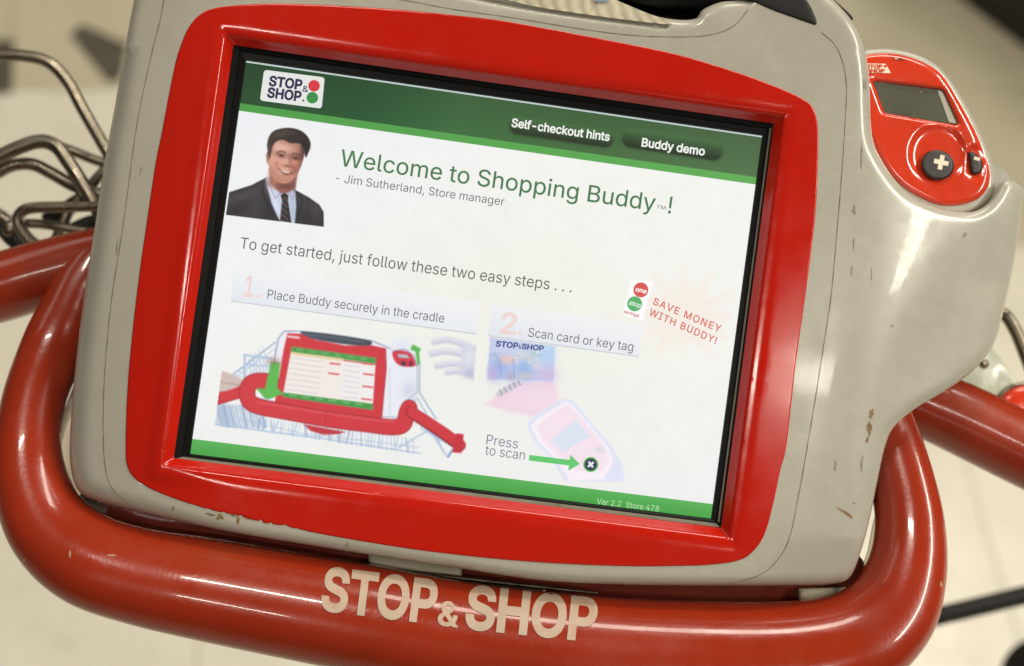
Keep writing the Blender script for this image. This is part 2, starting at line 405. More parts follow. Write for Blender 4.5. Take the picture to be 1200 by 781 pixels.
# ================================================================== FAR SHELF (upper right, out of focus)
def box(name, p0, ex, ey, h, m, parent, z0=0.0):
    p0, ex, ey = Vector(p0), Vector(ex), Vector(ey); v = []
    for z in (z0, z0 + h):
        for q in (p0, p0 + ex, p0 + ex + ey, p0 + ey): v.append((q.x, q.y, z))
    return mesh_obj(name, v, [(3, 2, 1, 0), (4, 5, 6, 7), (0, 1, 5, 4), (1, 2, 6, 5), (2, 3, 7, 6), (3, 0, 4, 7)], m, parent, smooth=False)
a = on_floor(1108, -10); b = on_floor(1262, 108); ex = (b - a); ex.z = 0; ey = Vector((-ex.y, ex.x, 0)).normalized() * 0.42
shelf = thing('store_shelf', (a.x, a.y, 0.0085), 'dark store shelf unit standing on the floor behind the scanner, far out of focus', 'shelf')
a2 = Vector((a.x, a.y, 0)) - ex * 1.2
box('kick_board', a2, ex * 3.2, ey, 0.10, M_SHELF, shelf, 0.0085)
for k in range(4): box('shelf_board', a2, ex * 3.2, ey, 0.03, M_SHELF, shelf, 0.1085 + 0.36 * k)
box('back_panel', a2 + ey, ex * 3.2, ey * 0.06, 1.25, M_SHELF, shelf, 0.1085)
for k, (t, hh) in enumerate([(1.36, .22), (1.62, .2), (1.9, .24)]):
    o = box('grocery_pack', a2 + ex * t + ey * 0.15, ex * 0.2, ey * 0.4, hh, M_GREEN, None, 0.1390)
    tag(o, ['green grocery pack leftmost on the lowest board of the dark shelf', 'green grocery pack in the middle of the lowest shelf board', 'green grocery pack rightmost on the lowest board of the dark shelf'][k], 'grocery pack', 'green packs on the far shelf')

# ================================================================== SHOPPING CART
cart = thing('shopping_cart', (W((0, 0, -300 * S)).x, W((0, 0, 0)).y, 0.0085), 'shopping cart with a big red plastic loop handle and bent steel wires round the terminal', 'shopping cart')
def tpart(name, path, m, parent=cart, **k):
    v, f = tube(path, **k); o = mesh_obj(name, v, f, m, parent); fix_normals(o); return o
ring_path = [(150, 283, -185, 26), (122, 300, -178, 30), (98, 332, -166, 33), (82, 366, -150, 35), (64, 405, -130, 37), (41, 465, -108, 36), (33, 520, -90, 38), (38, 572, -72, 43),
             (60, 620, -55, 49), (103, 655, -42, 55), (162, 675, -36, 57), (250, 692, -32, 61), (400, 720, -30, 64), (550, 747, -30, 65), (700, 765, -30, 67),
             (830, 772, -30, 68), (930, 769, -31, 65), (1000, 752, -36, 60), (1042, 718, -46, 54), (1062, 670, -60, 46), (1066, 615, -78, 40), (1056, 560, -98, 37),
             (1040, 510, -120, 36), (1020, 460, -145, 35), (1003, 410, -165, 34)]
ring_v, ring_f = tube(ring_path, seg=48, flat=0.85, sub=10)
ring = mesh_obj('loop_handle', ring_v, ring_f, M_HANDLE, cart); fix_normals(ring)
tpart('side_bar', [(-60, 352, -190, 41), (0, 337, -190, 41), (50, 322, -190, 40), (100, 308, -190, 38), (150, 297, -190, 36)], M_HANDLE, seg=32)
tpart('side_bar', [(1000, 435, -200, 38), (1060, 462, -200, 40), (1120, 488, -200, 42), (1180, 517, -200, 43), (1260, 556, -200, 44)], M_HANDLE, seg=32)
# red end cap of a rear bar with its dark rim
circ = lambda cx, cy_, r_: np.array([(cx + r_ * math.cos(t), cy_ + r_ * math.sin(t)) for t in np.linspace(0, 2 * math.pi, 37)[:-1]])
v, f = sheet(circ(1202, 490, 38), step=8, rings=(.3, 1, 2.5, 5, 8), zf=lambda p, d: -238 - 10 * np.exp(-d / 4), skirt=[(0, -60)], ostep=4, back=True); mesh_obj('end_cap', v, f, M_FACE, cart)
v, f = sheet(circ(1202, 490, 43), step=8, rings=(.5, 1.5, 3), zf=lambda p, d: -258 - 4 * np.exp(-d / 2), skirt=[(0, -30)], ostep=4, back=True); mesh_obj('cap_rim', v, f, M_CHROME, cart)
# cradle under the terminal: dark glossy tray that shows in the gap
tr_out = spline([(92, 600), (120, 618), (200, 642), (330, 668), (480, 696), (620, 712), (780, 718), (980, 716), (1006, 700), (1006, 650), (900, 600), (500, 600), (200, 560), (110, 560)], 8, True)
v, f = sheet(tr_out, step=14, rings=(1, 4, 9), zf=lambda p, d: -84 - 10 * np.exp(-(d / 6.0)), skirt=[(0, -20)], ostep=8)
mesh_obj('cradle_tray', v, f, M_DRED, cart)
for q in ([(432, 648), (541, 664), (541, 690), (432, 672)], [(936, 690), (1008, 688), (1010, 712), (936, 710)]):
    v, f = sheet(q, step=8, rings=(1, 3), zf=lambda p, d: -66 - 4 * np.exp(-d / 2.0), skirt=[(0, -28)], ostep=4)
    o = mesh_obj('cradle_pad', v, f, M_IVORY, cart)
tpart('guide_rod', [(455, 668, -58, 2.4), (560, 680, -58, 2.6), (650, 690, -58, 2.2), (700, 695, -58, 1.4)], M_CHROME, seg=12)
tpart('guide_rod', [(470, 672, -60, 1.6), (560, 684, -60, 1.6), (640, 693, -60, 1.2)], M_CHROME, seg=12)
# clear plastic liners in the two corners of the loop
tpart('clear_liner', [(96, 455, -120, 10), (82, 500, -110, 12), (76, 535, -100, 13), (80, 565, -92, 12), (96, 588, -86, 10), (125, 601, -84, 7)], M_CLEAR, seg=20)
tpart('clear_liner', [(1040, 590, -120, 11), (1034, 620, -112, 12), (1028, 650, -104, 12), (1016, 678, -96, 11), (998, 694, -90, 9)], M_CLEAR, seg=20)
# bent steel wires of the child seat
wires = [[(-40, 68, -330, 5.5), (-5, 65, -330, 5.5), (30, 66, -330, 5.5), (58, 74, -330, 5.6), (80, 97, -328, 5.6), (98, 130, -322, 5.6), (125, 177, -315, 5.6), (160, 240, -305, 5.6)],
         [(-40, 206, -290, 6.5), (-5, 186, -290, 6.5), (25, 172, -290, 6.5), (48, 166, -290, 6.5), (66, 172, -288, 6.5), (80, 190, -284, 6.5), (98, 218, -278, 6.5), (118, 252, -272, 6.5), (140, 290, -268, 6.5)],
         [(-40, 220, -310, 5.8), (-8, 205, -310, 5.8), (15, 194, -310, 5.8), (38, 193, -310, 5.8), (60, 203, -308, 5.8), (85, 217, -305, 5.8), (115, 228, -300, 5.8), (150, 238, -296, 5.8)],
         [(70, 172, -360, 4.6), (92, 180, -360, 4.6), (112, 188, -358, 4.6), (150, 200, -356, 4.6)],
         [(70, 320, -285, 5.0), (42, 290, -280, 5.2), (22, 264, -276, 5.2), (24, 250, -274, 5.2), (38, 244, -272, 5.2), (70, 243, -270, 5.2), (105, 242, -268, 5.2), (140, 242, -266, 5.2)],
         [(30, 262, -296, 4.4), (50, 263, -296, 4.4), (80, 268, -294, 4.4), (125, 275, -292, 4.4)],
         [(-30, 236, -330, 6), (-5, 250, -330, 6), (12, 262, -328, 6), (34, 282, -326, 6), (60, 300, -324, 6)],
         [(62, 290, -330, 5), (74, 262, -335, 5), (86, 240, -340, 5), (118, 205, -345, 5), (140, 180, -350, 5)],
         [(1150, 395, -330, 4), (1166, 372, -325, 5.4), (1177, 369, -322, 5.6), (1189, 386, -318, 5.8), (1200, 412, -312, 5.8), (1222, 470, -300, 5.8)]]
for wv in wires: tpart('wire_rod', [(a_, b_, c_, d_ * 1.3) for a_, b_, c_, d_ in wv], M_CHROME, seg=16)
def lump(name, c, z, rx, ry, rz, m, parent=cart, n=16):
    v = []; f = []
    for i in range(n + 1):
        t = math.pi * i / n
        for j in range(n):
            a_ = 2 * math.pi * j / n; ct = math.copysign(abs(math.cos(t)) ** .7, math.cos(t))
            v.append(P(c[0] + rx * math.sin(t) * math.cos(a_), c[1] + ry * math.sin(t) * math.sin(a_), z + rz * ct))
    for i in range(n):
        for j in range(n): f.append((i * n + j, i * n + (j + 1) % n, (i + 1) * n + (j + 1) % n, (i + 1) * n + j))
    o = mesh_obj(name, v, f, m, parent); fix_normals(o); return o
lump('hinge_knob', (10, 268), -322, 9, 10, 9, M_CHROME)
tpart('hinge_sleeve', [(-12, 250, -345, 11), (2, 262, -340, 12), (16, 278, -335, 12), (34, 294, -330, 11)], M_BLACK, seg=20, sub=5)
tpart('hinge_sleeve', [(52, 258, -345, 7), (74, 248, -345, 9), (96, 234, -345, 9), (125, 226, -345, 8)], M_BLACK, seg=20, sub=5)
tpart('hinge_sleeve', [(84, 270, -340, 8), (104, 262, -340, 9), (130, 256, -340, 9)], M_BLACK, seg=20, sub=5)
flat_poly([(106, 214), (124, 194), (132, 200), (113, 220)], -349, M_WHITE, 'price_tag', cart)
# clear green lens with a steel pin beside the right bar, black frame rails under the cart
v, f = sheet(spline([(1080, 440), (1128, 404), (1150, 398), (1172, 420), (1196, 462), (1150, 470), (1100, 462)], 6, True), step=9, rings=(.5, 2, 4), zf=lambda p, d: -400 - 6 * np.exp(-d / 3) + 3 * np.sin(p[:, 0] / 9), skirt=[(0, -8)], ostep=5)
mesh_obj('clear_flap', v, f, M_GREENCLEAR, cart)
lump('steel_pin', (1153, 427), -318, 6, 6, 8, M_CHROME)
tpart('base_rail', [(1020, 740, -900, 11), (1100, 722, -900, 11), (1200, 698, -900, 11), (1320, 668, -900, 11)], M_BLACK, seg=20, sub=3)
tpart('caster_wheel', [(1215, 792, -1500, 44), (1222, 797, -1520, 52), (1240, 812, -1560, 52), (1247, 818, -1580, 44)], M_BLACK, seg=36, sub=4)
# lettering on the handle follows the curve of the bar
bv = BVHTree.FromPolygons([tuple(v) for v in ring_v], [tuple(f) for f in ring_f])
def on_bar(q, lift=1.0):
    o = []
    for x, y in q:
        t = P(x, y, 0); d = (t - cam_w).normalized(); h, n_, i_, dist = bv.ray_cast(cam_w, d)
        if h is None: h = P(x, y, -30)
        o.append(h - d * lift * S)
    return o
for s_, p0, p1, cp, bd in (('STOP', (375, 713), (509, 729.5), 47, .030), ('&', (512, 731.5), (537, 735), 27, .022), ('SHOP', (544, 734.5), (697, 750.5), 47, .030)):
    # thin out-of-round letters: widened strokes
    q, f = place_text(s_, p0, p1, cp, bold=bd, cut=0.06)
    o = mesh_obj('printed_lettering', on_bar(q), [g[::-1] for g in f] if False else f, M_INK, cart, smooth=True)
for (x, y, rx, ry) in ((1103, 685, 2, 4), (28, 657, 2, 2), (82, 650, 1.5, 5), (130, 651, 6, 1.2)):
    q = [(x + rx * math.cos(t) * random.uniform(.7, 1.2), y + ry * math.sin(t) * random.uniform(.7, 1.2)) for t in np.linspace(0, 2 * math.pi, 9)[:-1]]
    mesh_obj('paint_chip', on_bar(q, .3), [tuple(range(8))[::-1]], M_CHIP, cart, smooth=False)

# ================================================================== TERMINAL
Q_IN = np.array([(273.5, 53), (907, 145), (845, 619), (203.5, 537)], float)
def offset_quad(q, d):
    L = []; c = q.mean(0)
    dd = d if hasattr(d, '__len__') else [d] * 4
    for i in range(4):
        a_, b_ = q[i], q[(i + 1) % 4]; t = (b_ - a_) / np.linalg.norm(b_ - a_); n = np.array([t[1], -t[0]])
        if np.dot(c - a_, n) > 0: n = -n
        L.append((a_ + n * dd[i], t))
    out = []
    for i in range(4):
        (p1, t1), (p2, t2) = L[i - 1], L[i]; A = np.array([t1, -t2]).T; s_ = np.linalg.solve(A, p2 - p1); out.append(p1 + t1 * s_[0])
    return np.array(out)
H_SCR = offset_quad(Q_IN, 24)
term = thing('tablet_terminal', P(550, 700, -170), 'grey shopping terminal with red bezel and lit welcome screen resting in the red loop handle', 'tablet computer')
left = [(160, -12), (152, 25), (143, 77), (133, 133), (123, 187), (112, 260), (99, 343), (88, 433), (82, 510), (83, 548), (91, 574), (110, 586), (160, 599), (267, 623), (400, 645), (543, 667), (633, 680),
        (720, 685), (820, 686.5), (930, 686), (978, 684), (997, 675), (1010, 643), (1020, 605), (1028, 565), (1037, 524), (1048, 500), (1074, 478), (1110, 457), (1145, 430), (1166, 400), (1181, 343), (1192, 285), (1198, 240), (1199.5, 225),
        (1194, 215), (1186, 211), (1178, 211), (1172, 217), (1165, 230), (1155, 241), (1143, 247.5), (1130, 249), (1110, 247), (1090, 241), (1068, 230), (1048, 210), (1032, 186), (1023, 165), (1020, 135), (1019, 100), (1016, 70), (1010, 46),
        (1000, 27), (987, 11), (972, -4), (950, -22), (900, -48), (800, -85), (600, -112), (400, -110), (230, -85), (172, -50)]
outline = spline(left, 6, True)
hole = spline([(690, -18), (716, -3), (745, 10), (770, 19.5), (790, 23), (808, 23.5), (818, 20.5), (820, 15), (828, 9), (845, 2.5), (868, 0.5), (882, -4), (870, -40), (780, -62), (700, -50)], 5, True)
seam_out = spline([(190, -60), (192, 0), (175, 75), (160, 150), (145, 260), (131, 350), (123, 433), (121, 500), (123, 545), (130, 570), (145, 586), (160, 594)], 8)
seam_bot = spline([(830, 685), (855, 683.5), (888, 675), (909, 659), (925, 631), (936, 580), (945, 530), (955, 470), (966, 400), (974, 347), (981, 270), (986, 210), (990, 150), (992, 105), (988, 75), (978, 52), (962, 38)], 8)
seam_top = spline([(300, -14), (400, -8), (470, 0), (530, 11), (600, 21), (680, 34), (740, 41.5), (800, 43.5), (838, 40), (862, 29), (876, 12)], 8)
groove = spline([(540, -5), (612, 9), (700, 22), (780, 32)], 8)
seams = [resample(s_, 3.2, False) for s_ in (seam_out, seam_bot, seam_top)]
extra = []
for s_ in seams + [resample(groove, 4, False)]:
    t = np.gradient(s_, axis=0); n = np.stack([-t[:, 1], t[:, 0]], 1); n /= np.linalg.norm(n, axis=1, keepdims=True)
    for off in ((-2.3, -1.2, 0, 1.2, 2.3) if len(s_) and s_[0][0] != groove[0][0] else (-6, -3, -1.5, 0, 1.5, 3, 6)): extra.append(s_ + n * off)
extra = np.vstack(extra); key = np.round(extra / 0.7).astype(int); extra = extra[np.unique(key, axis=0, return_index=True)[1]]
seam_x = lambda y: np.interp(y, [38, 105, 210, 270, 347, 400, 470, 530, 631, 684], [990, 992, 986, 981, 974, 966, 955, 945, 925, 860])
def z_base(p):
    x, y = p[:, 0], p[:, 1]
    u = np.clip((x - seam_x(y)) / 210.0, 0, 1.2); z = -52 * u ** 1.6
    # soft hollow and ridge running down the flank
    ridge = (x - 1075) * 0.86 + (y - 380) * 0.50; wgt = np.clip((x - 1000) / 60, 0, 1) * np.clip((y - 250) / 80, 0, 1)
    z = z - 7 * wgt * (1 / (1 + np.exp(-ridge / 14)))
    v = np.clip((290 - x) / 200.0, 0, 1); z = z - 30 * v ** 1.8
    z = z + 1.5 * np.exp(-((np.clip(y, -20, 60) - 20) / 22) ** 2) * np.clip((x - 500) / 200, 0, 1) * np.clip((875 - x) / 30, 0, 1)
    return z
def seam_dip(p):
    z = np.zeros(len(p))
    pass
    z -= 6.0 * np.exp(-(seg_dist(p, resample(groove, 6, False), False) / 2.0) ** 2)
    return z
def z_shell(p, d):
    x = p[:, 0]; R = np.interp(x, [80, 260, 600, 980, 1100], [26, 12, 12, 13, 12]); R = np.where(p[:, 1] < 60, np.minimum(R, 11), R)
    q = np.clip(R - d, 0, None); return z_base(p) + seam_dip(p) - (R - np.sqrt(np.maximum(R * R - q * q, 0)))
v, f = sheet(outline, [hole, H_SCR], step=8, rings=(0.15, 0.6, 1.4, 2.6, 4.2, 6.5, 9.5, 13, 17, 22, 27, 32, 38), extra=extra, zf=z_shell, skirt=[(0, -20), (1, -60), (8, -120), (26, -150)], ostep=4)
shell = mesh_obj('housing', v, f, M_SHELL, term)
M_JOINT_SHADE = mat('joint_shade_paint', (0.15, 0.135, 0.105), 0.8, spec=0.1, vary=0.3)
for s_ in seams:                                           # flat dark ribbon, painted as the shade in the joint between the shells
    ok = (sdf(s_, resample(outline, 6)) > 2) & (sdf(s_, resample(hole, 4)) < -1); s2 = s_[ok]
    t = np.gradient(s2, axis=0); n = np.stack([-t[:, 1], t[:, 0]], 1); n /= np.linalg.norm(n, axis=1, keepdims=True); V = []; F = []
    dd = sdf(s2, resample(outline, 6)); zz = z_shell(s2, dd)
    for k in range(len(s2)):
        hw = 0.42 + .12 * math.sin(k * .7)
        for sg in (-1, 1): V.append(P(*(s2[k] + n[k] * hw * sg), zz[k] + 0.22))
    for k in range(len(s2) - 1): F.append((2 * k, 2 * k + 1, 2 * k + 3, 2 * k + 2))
    mesh_obj('joint_shade', V, F, M_JOINT_SHADE, term)
# rear shell, seen as a dark line past the upper right corner and through the grip opening
rear_o = spline([(215, -20), (150, 300), (125, 520), (200, 575), (620, 650), (950, 655), (985, 560), (1080, 400), (1110, 290), (1020, 240), (1004, 70), (985, 30), (965, 4), (950, -12), (800, -70), (400, -90)], 6, True)
v, f = sheet(rear_o, step=24, rings=(1, 4), zf=lambda p, d: -125 - 5 * np.exp(-d / 4), skirt=[(0, -30)], ostep=12, back=True)
mesh_obj('rear_shell', v, f, M_BLACK, term)
corner = spline([(950, -20), (971, -5), (986, 7.5), (996, 17), (1000, 24), (985, 20), (960, 4), (930, -20)], 5, True)
v, f = sheet(corner, step=8, rings=(1, 3), zf=lambda p, d: -40 - 8 * np.exp(-d / 3), skirt=[(0, -60)], ostep=4)
mesh_obj('rear_corner', v, f, M_BLACK, term)
# grip: the black insert at the top right, a black bar in the opening, the ribbed beige strip
ins = spline([(866, -6), (884, 2.5), (905, 12), (930, 21), (950, 28), (956, 29.5), (957, 25), (951, 10), (943, -3), (930, -22), (880, -22)], 5, True)
v, f = sheet(ins, step=6, rings=(.5, 1.5, 3, 5), zf=lambda p, d: z_base(p) + 0.3 + 1.6 * (1 - np.exp(-d / 2.5)), skirt=[(0, -4)], ostep=3)
mesh_obj('grip_insert', v, f, M_BLACK, term)
tpart('carry_grip', [(660, -70, -60, 24), (740, -30, -62, 30), (810, -22, -62, 32), (870, -30, -60, 30), (930, -60, -60, 24)], M_BLACK, term, seg=24)
strip = [(590, -6), (618, 6), (700, 19), (778, 28.5), (786, 26.5), (770, 20), (745, 10.5), (716, -2.5), (700, -9)]
v, f = sheet(spline(strip, 4, True), step=3.5, rings=(.5, 1.5), zf=lambda p, d: z_base(p) + 1.2 + 1.1 * np.cos(p[:, 0] / 2.6) * np.clip(d / 3, 0, 1), skirt=[(0, -3)], ostep=3)
mesh_obj('ribbed_strip', v, f, M_IVORY, term)
flat_poly([(694, -6), (714, -6), (712, 3.5), (697, 2.5)], 4.4, mat('blue_grey_label', (0.2, 0.25, 0.3), .4), 'top_label', term)

# ---- bezel
bez = [(290, 5.5), (333, 4.5), (400, 7), (467, 11.5), (533, 18), (600, 26), (733, 51), (800, 65.5), (867, 86), (905, 100), (933, 112), (948, 121.5), (955.5, 133), (959, 155), (958.5, 195), (955, 260), (943, 353), (933, 423),
       (922, 520), (915, 549), (907, 587), (897, 624), (884, 645), (866, 657), (835, 662), (800, 663.5), (740, 664), (667, 661.5), (600, 657), (540, 651), (480, 643.5), (400, 630.5), (350, 621), (300, 611.5), (253, 600), (217, 589), (185, 577),
       (167, 567.5), (156, 559), (148.5, 545), (147, 520), (149, 460), (154, 400), (162, 330), (172, 260), (182, 193), (190, 153), (200, 100), (207, 68), (213, 50), (220, 34), (232, 19), (250, 10)]
bez = spline(bez, 6, True); bez = resample(bez, 3)
for i, (x, y) in enumerate(bez):                           # paint chipped off along the lower left edge
    if y > 560 and 222 < x < 362:
        k = max(0, math.sin((x - 222) / 140 * math.pi)) * (0.4 + 1.2 * abs(math.sin(x * .55)) * abs(math.sin(x * .21 + 1)))
        bez[i] += np.array([0, -1]) * k * random.uniform(0, 4.5)
def quad_out(p, q=Q_IN):                                   # mitred distance outside the screen opening
    d = np.full(len(p), -1e9); c = q.mean(0)
    for i in range(4):
        a_, b_ = q[i], q[(i + 1) % 4]; t = (b_ - a_) / np.linalg.norm(b_ - a_); n = np.array([t[1], -t[0]])
        if np.dot(c - a_, n) > 0: n = -n
        d = np.maximum(d, (p - a_) @ n)
    return d
def z_bez(p, d):
    e = quad_out(p); s_ = np.clip(e / 14.0, 0, 1); sm = s_ * s_ * (3 - 2 * s_); soft = np.clip((e - 8) / 14, 0, 1)
    slope = -15 + 11.5 * np.clip(e / 11.0, 0, 1) + 3.5 * (1 - (1 - np.clip((e - 9) / 18.0, 0, 1)) ** 2)
    q = np.clip(1.6 - d, 0, None); edge = np.where(quad_out(p) > 5, 1.6 - np.sqrt(np.maximum(1.6 ** 2 - q * q, 0)), 0)
    return slope + 1.3 - edge + -30 * np.clip((290 - p[:, 0]) / 200.0, 0, 1) ** 1.8 * np.clip(e / 30.0, 0, 1)
ex_ = np.vstack([resample(offset_quad(Q_IN, d_), 5) for d_ in (2, 5, 8, 9.5, 11, 13, 16, 20, 24, 28)])
v, f = sheet(bez, [Q_IN], step=9, rings=(.25, .7, 1.3, 2.0, 3.2, 5, 8), extra=ex_, zf=z_bez, skirt=[(0, -3)], ostep=3)
mesh_obj('bezel', v, f, M_RED, term)

# ---- gasket and screen
Q_D = np.array([(288.5, 71.5), (893, 159.5), (833, 608), (223, 532)], float)
Q_M = np.array([(281, 60), (900, 150.5), (840, 612.5), (213, 534.5)], float)
def quad_ring(name, levels, m, sub=24):
    V = []; F = []; n = 4 * sub
    for q, z in levels:
        for i in range(4):
            for k in range(sub): V.append(P(*(q[i] + (q[(i + 1) % 4] - q[i]) * k / sub), z))
    for l in range(len(levels) - 1):
        for i in range(n): F.append((l * n + i, l * n + (i + 1) % n, (l + 1) * n + (i + 1) % n, (l + 1) * n + i))
    o = mesh_obj(name, V, F, m, term, smooth=False); return o
quad_ring('gasket_frame', [(offset_quad(Q_IN, 1.5), -16), (offset_quad(Q_IN, 0), -15.5), (Q_M, -17.5), (offset_quad(Q_M, -1), -19), (offset_quad(Q_D, 1.2), -20.0), (Q_D, -23)], M_GASKET)
# lower lip of the frame: the light on its slope put in as grey
def lip(pts, m, z0, z1, name):
    a_, b_, c_, d_ = [np.array(p, float) for p in pts]
    return mesh_obj(name, [P(*a_, z0), P(*b_, z0), P(*c_, z1), P(*d_, z1)], [(3, 2, 1, 0)], m, term, smooth=False)
lip([(214, 535.5), (839.5, 613.6), (843.5, 618.3), (206, 536.6 + 1.5)], M_TRIM, -16.6, -14.4, 'lower_trim')
lip([(902, 151), (904, 150), (843, 612), (841, 612)], M_TRIM, -16.3, -15.6, 'side_trim')
E_PIC = emis('screen_picture', None, 1.0); Z0 = -22.0
def suv(u, v): # along and down the screen
    a_ = Q_D[0] * (1 - u) + Q_D[1] * u; b_ = Q_D[3] * (1 - u) + Q_D[2] * u; return a_ * (1 - v) + b_ * v
def screen_grid(name, u0, v0, u1, v1, nx, ny, cf, z, parent):
    V = []; C = []; F = []
    for j in range(ny + 1):
        for i in range(nx + 1):
            u = u0 + (u1 - u0) * i / nx; vv = v0 + (v1 - v0) * j / ny; p = suv(u, vv); V.append(P(*p, z)); C.append(list(lin(cf(u, vv))) + [1])
    for j in range(ny):
        for i in range(nx): a_ = j * (nx + 1) + i; F.append((a_, a_ + nx + 1, a_ + nx + 2, a_ + 1))
    return mesh_obj(name, V, F, E_PIC, parent, smooth=False, colors=C)
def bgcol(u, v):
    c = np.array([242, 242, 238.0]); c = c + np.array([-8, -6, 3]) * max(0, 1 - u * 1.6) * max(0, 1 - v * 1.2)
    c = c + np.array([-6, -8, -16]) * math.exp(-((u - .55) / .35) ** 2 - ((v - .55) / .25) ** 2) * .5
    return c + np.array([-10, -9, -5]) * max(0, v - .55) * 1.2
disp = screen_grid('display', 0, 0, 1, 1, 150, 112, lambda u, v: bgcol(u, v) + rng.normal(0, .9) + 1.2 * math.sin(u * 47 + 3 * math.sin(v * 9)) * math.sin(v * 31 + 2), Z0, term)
HB = [(0, (18, 66, 32)), (.22, (20, 74, 36)), (.42, (52, 98, 52)), (.7, (60, 98, 54)), (1, (72, 106, 66))]
def hcol(u, v):
    t = np.array([np.interp(u, [h[0] for h in HB], [h[1][k] for h in HB]) for k in range(3)]); return t * (0.92 + 1.3 * v)
screen_grid('header_bar', 0, 0.004, 1, 0.108, 60, 8, hcol, Z0 + .35, disp)
screen_grid('header_line', 0, 0.0, 1, 0.0042, 2, 1, lambda u, v: (190, 204, 204), Z0 + .5, disp)
screen_grid('header_stripe', 0, 0.108, 1, 0.127, 40, 2, lambda u, v: np.array((70, 152, 66)) + np.array((22, 18, 16)) * u, Z0 + .35, disp)
screen_grid('footer_bar', 0, 0.962, 1, 1, 40, 4, lambda u, v: np.array((88, 176, 88)) - (v - .962) * np.array((700, 500, 700)) * .9, Z0 + .35, disp)
_em = {}
def E(c):
    if c not in _em: _em[c] = emis('screen_ink', c)
    return _em[c]
UP = (0.140, -0.990)
def stext(name, s, p0, p1, cap, col, bold=0.0, z=.8, lean=UP, space=1.0):
    q, f = place_text(s, p0, p1, cap, bold, lean, space)
    return mesh_obj(name, [P(x, y, Z0 + z) for x, y in q], f, E(col), disp, smooth=False)
def disc(name, c, r, col, z, parent=disp, n=28):
    return flat_poly([(c[0] + r * math.cos(t), c[1] + r * math.sin(t)) for t in np.linspace(0, 2 * math.pi, n + 1)[:-1]], Z0 + z, E(col), name, parent)
def rrect(q, r, n=5):
    q = np.array(q, float); out = []
    for i in range(4):
        a_ = q[i]; e1 = q[i - 1] - a_; e2 = q[(i + 1) % 4] - a_; e1 /= np.linalg.norm(e1); e2 /= np.linalg.norm(e2)
        for k in range(n + 1):
            t = k / n; out.append(a_ + e1 * r * (1 - t) ** 2 + e2 * r * t ** 2)
    return out
# logo on the header
flat_poly(rrect([(309.5, 82), (380.5, 91), (377, 127.5), (304.5, 118)], 4), Z0 + .6, E((226, 228, 226)), 'logo_card', disp)
stext('logo_text', 'STOP', (314.5, 100.2), (353.5, 105.2), 11, (28, 28, 72), .035)
stext('logo_text', 'SHOP', (312.5, 113.8), (352.5, 118.8), 11, (28, 28, 72), .035)
stext('logo_text', '&', (354, 107.5), (361, 108.4), 7, (40, 40, 90), .01)
disc('logo_dot', (368, 100.8), 6.8, (212, 48, 58), .7); disc('logo_dot', (366, 114.8), 6.8, (48, 140, 62), .7)
disc('logo_dot', (355.3, 118), 1.2, (60, 60, 90), .7)
# header buttons
for a_, b_, h in (((596, 146), (720, 164.5), 11), ((728, 160.5), (848, 179), 12)):
    a_, b_ = np.array(a_, float), np.array(b_, float); e = (b_ - a_) / np.linalg.norm(b_ - a_); n = np.array([-e[1], e[0]])
    cv = Canvas(a_[0] - 8, a_[1] - h - 6, b_[0] + 8, b_[1] + h + 6, .8, (0, 0, 0)); pts = cv.p
    uu = (pts - suv(0, 0)) @ (suv(1, 0) - suv(0, 0)) / np.linalg.norm(suv(1, 0) - suv(0, 0)) ** 2
    cv.c = np.stack([np.interp(uu, [q[0] for q in HB], [q[1][k] for q in HB]) for k in range(3)], 1) * 0.98
    r = h; cap_ = [a_ + e * r, b_ - e * r]; dd = seg_dist(pts, np.array(cap_), False); al = np.clip(0.5 + (r - 1 - dd) / 3.0, 0, 1)
    sh = ((pts - a_) @ n) / h; k = np.clip(al, 0, 1)[:, None]
    pc = np.array([44, 72, 40.0])[None] * (1 - .55 * np.clip(sh, -1, 1)[:, None] ** 1)
    cv.c = cv.c * (1 - k) + pc * k
    # crop to the pill so nothing else is covered
    V = pts; keep = dd < r + 2.5; ny, nx = cv.ny, cv.nx; F = []
    for j in range(ny - 1):
        for i in range(nx - 1):
            q_ = (j * nx + i, (j + 1) * nx + i, (j + 1) * nx + i + 1, j * nx + i + 1)
            if all(keep[x] for x in q_): F.append(q_)
    mesh_obj('header_button', [P(x, y, Z0 + .6) for x, y in V], F, E_PIC, disp, smooth=False, colors=np.c_[lin(np.clip(cv.c, 0, 255)), np.ones(len(V))])
stext('button_text', 'Self-checkout hints', (599, 148.5), (714, 165.5), 9.6, (240, 243, 236), .022, z=1.0)
stext('button_text', 'Buddy demo', (751.5, 171.5), (825.5, 182.5), 9.6, (240, 243, 236), .022, z=1.0)
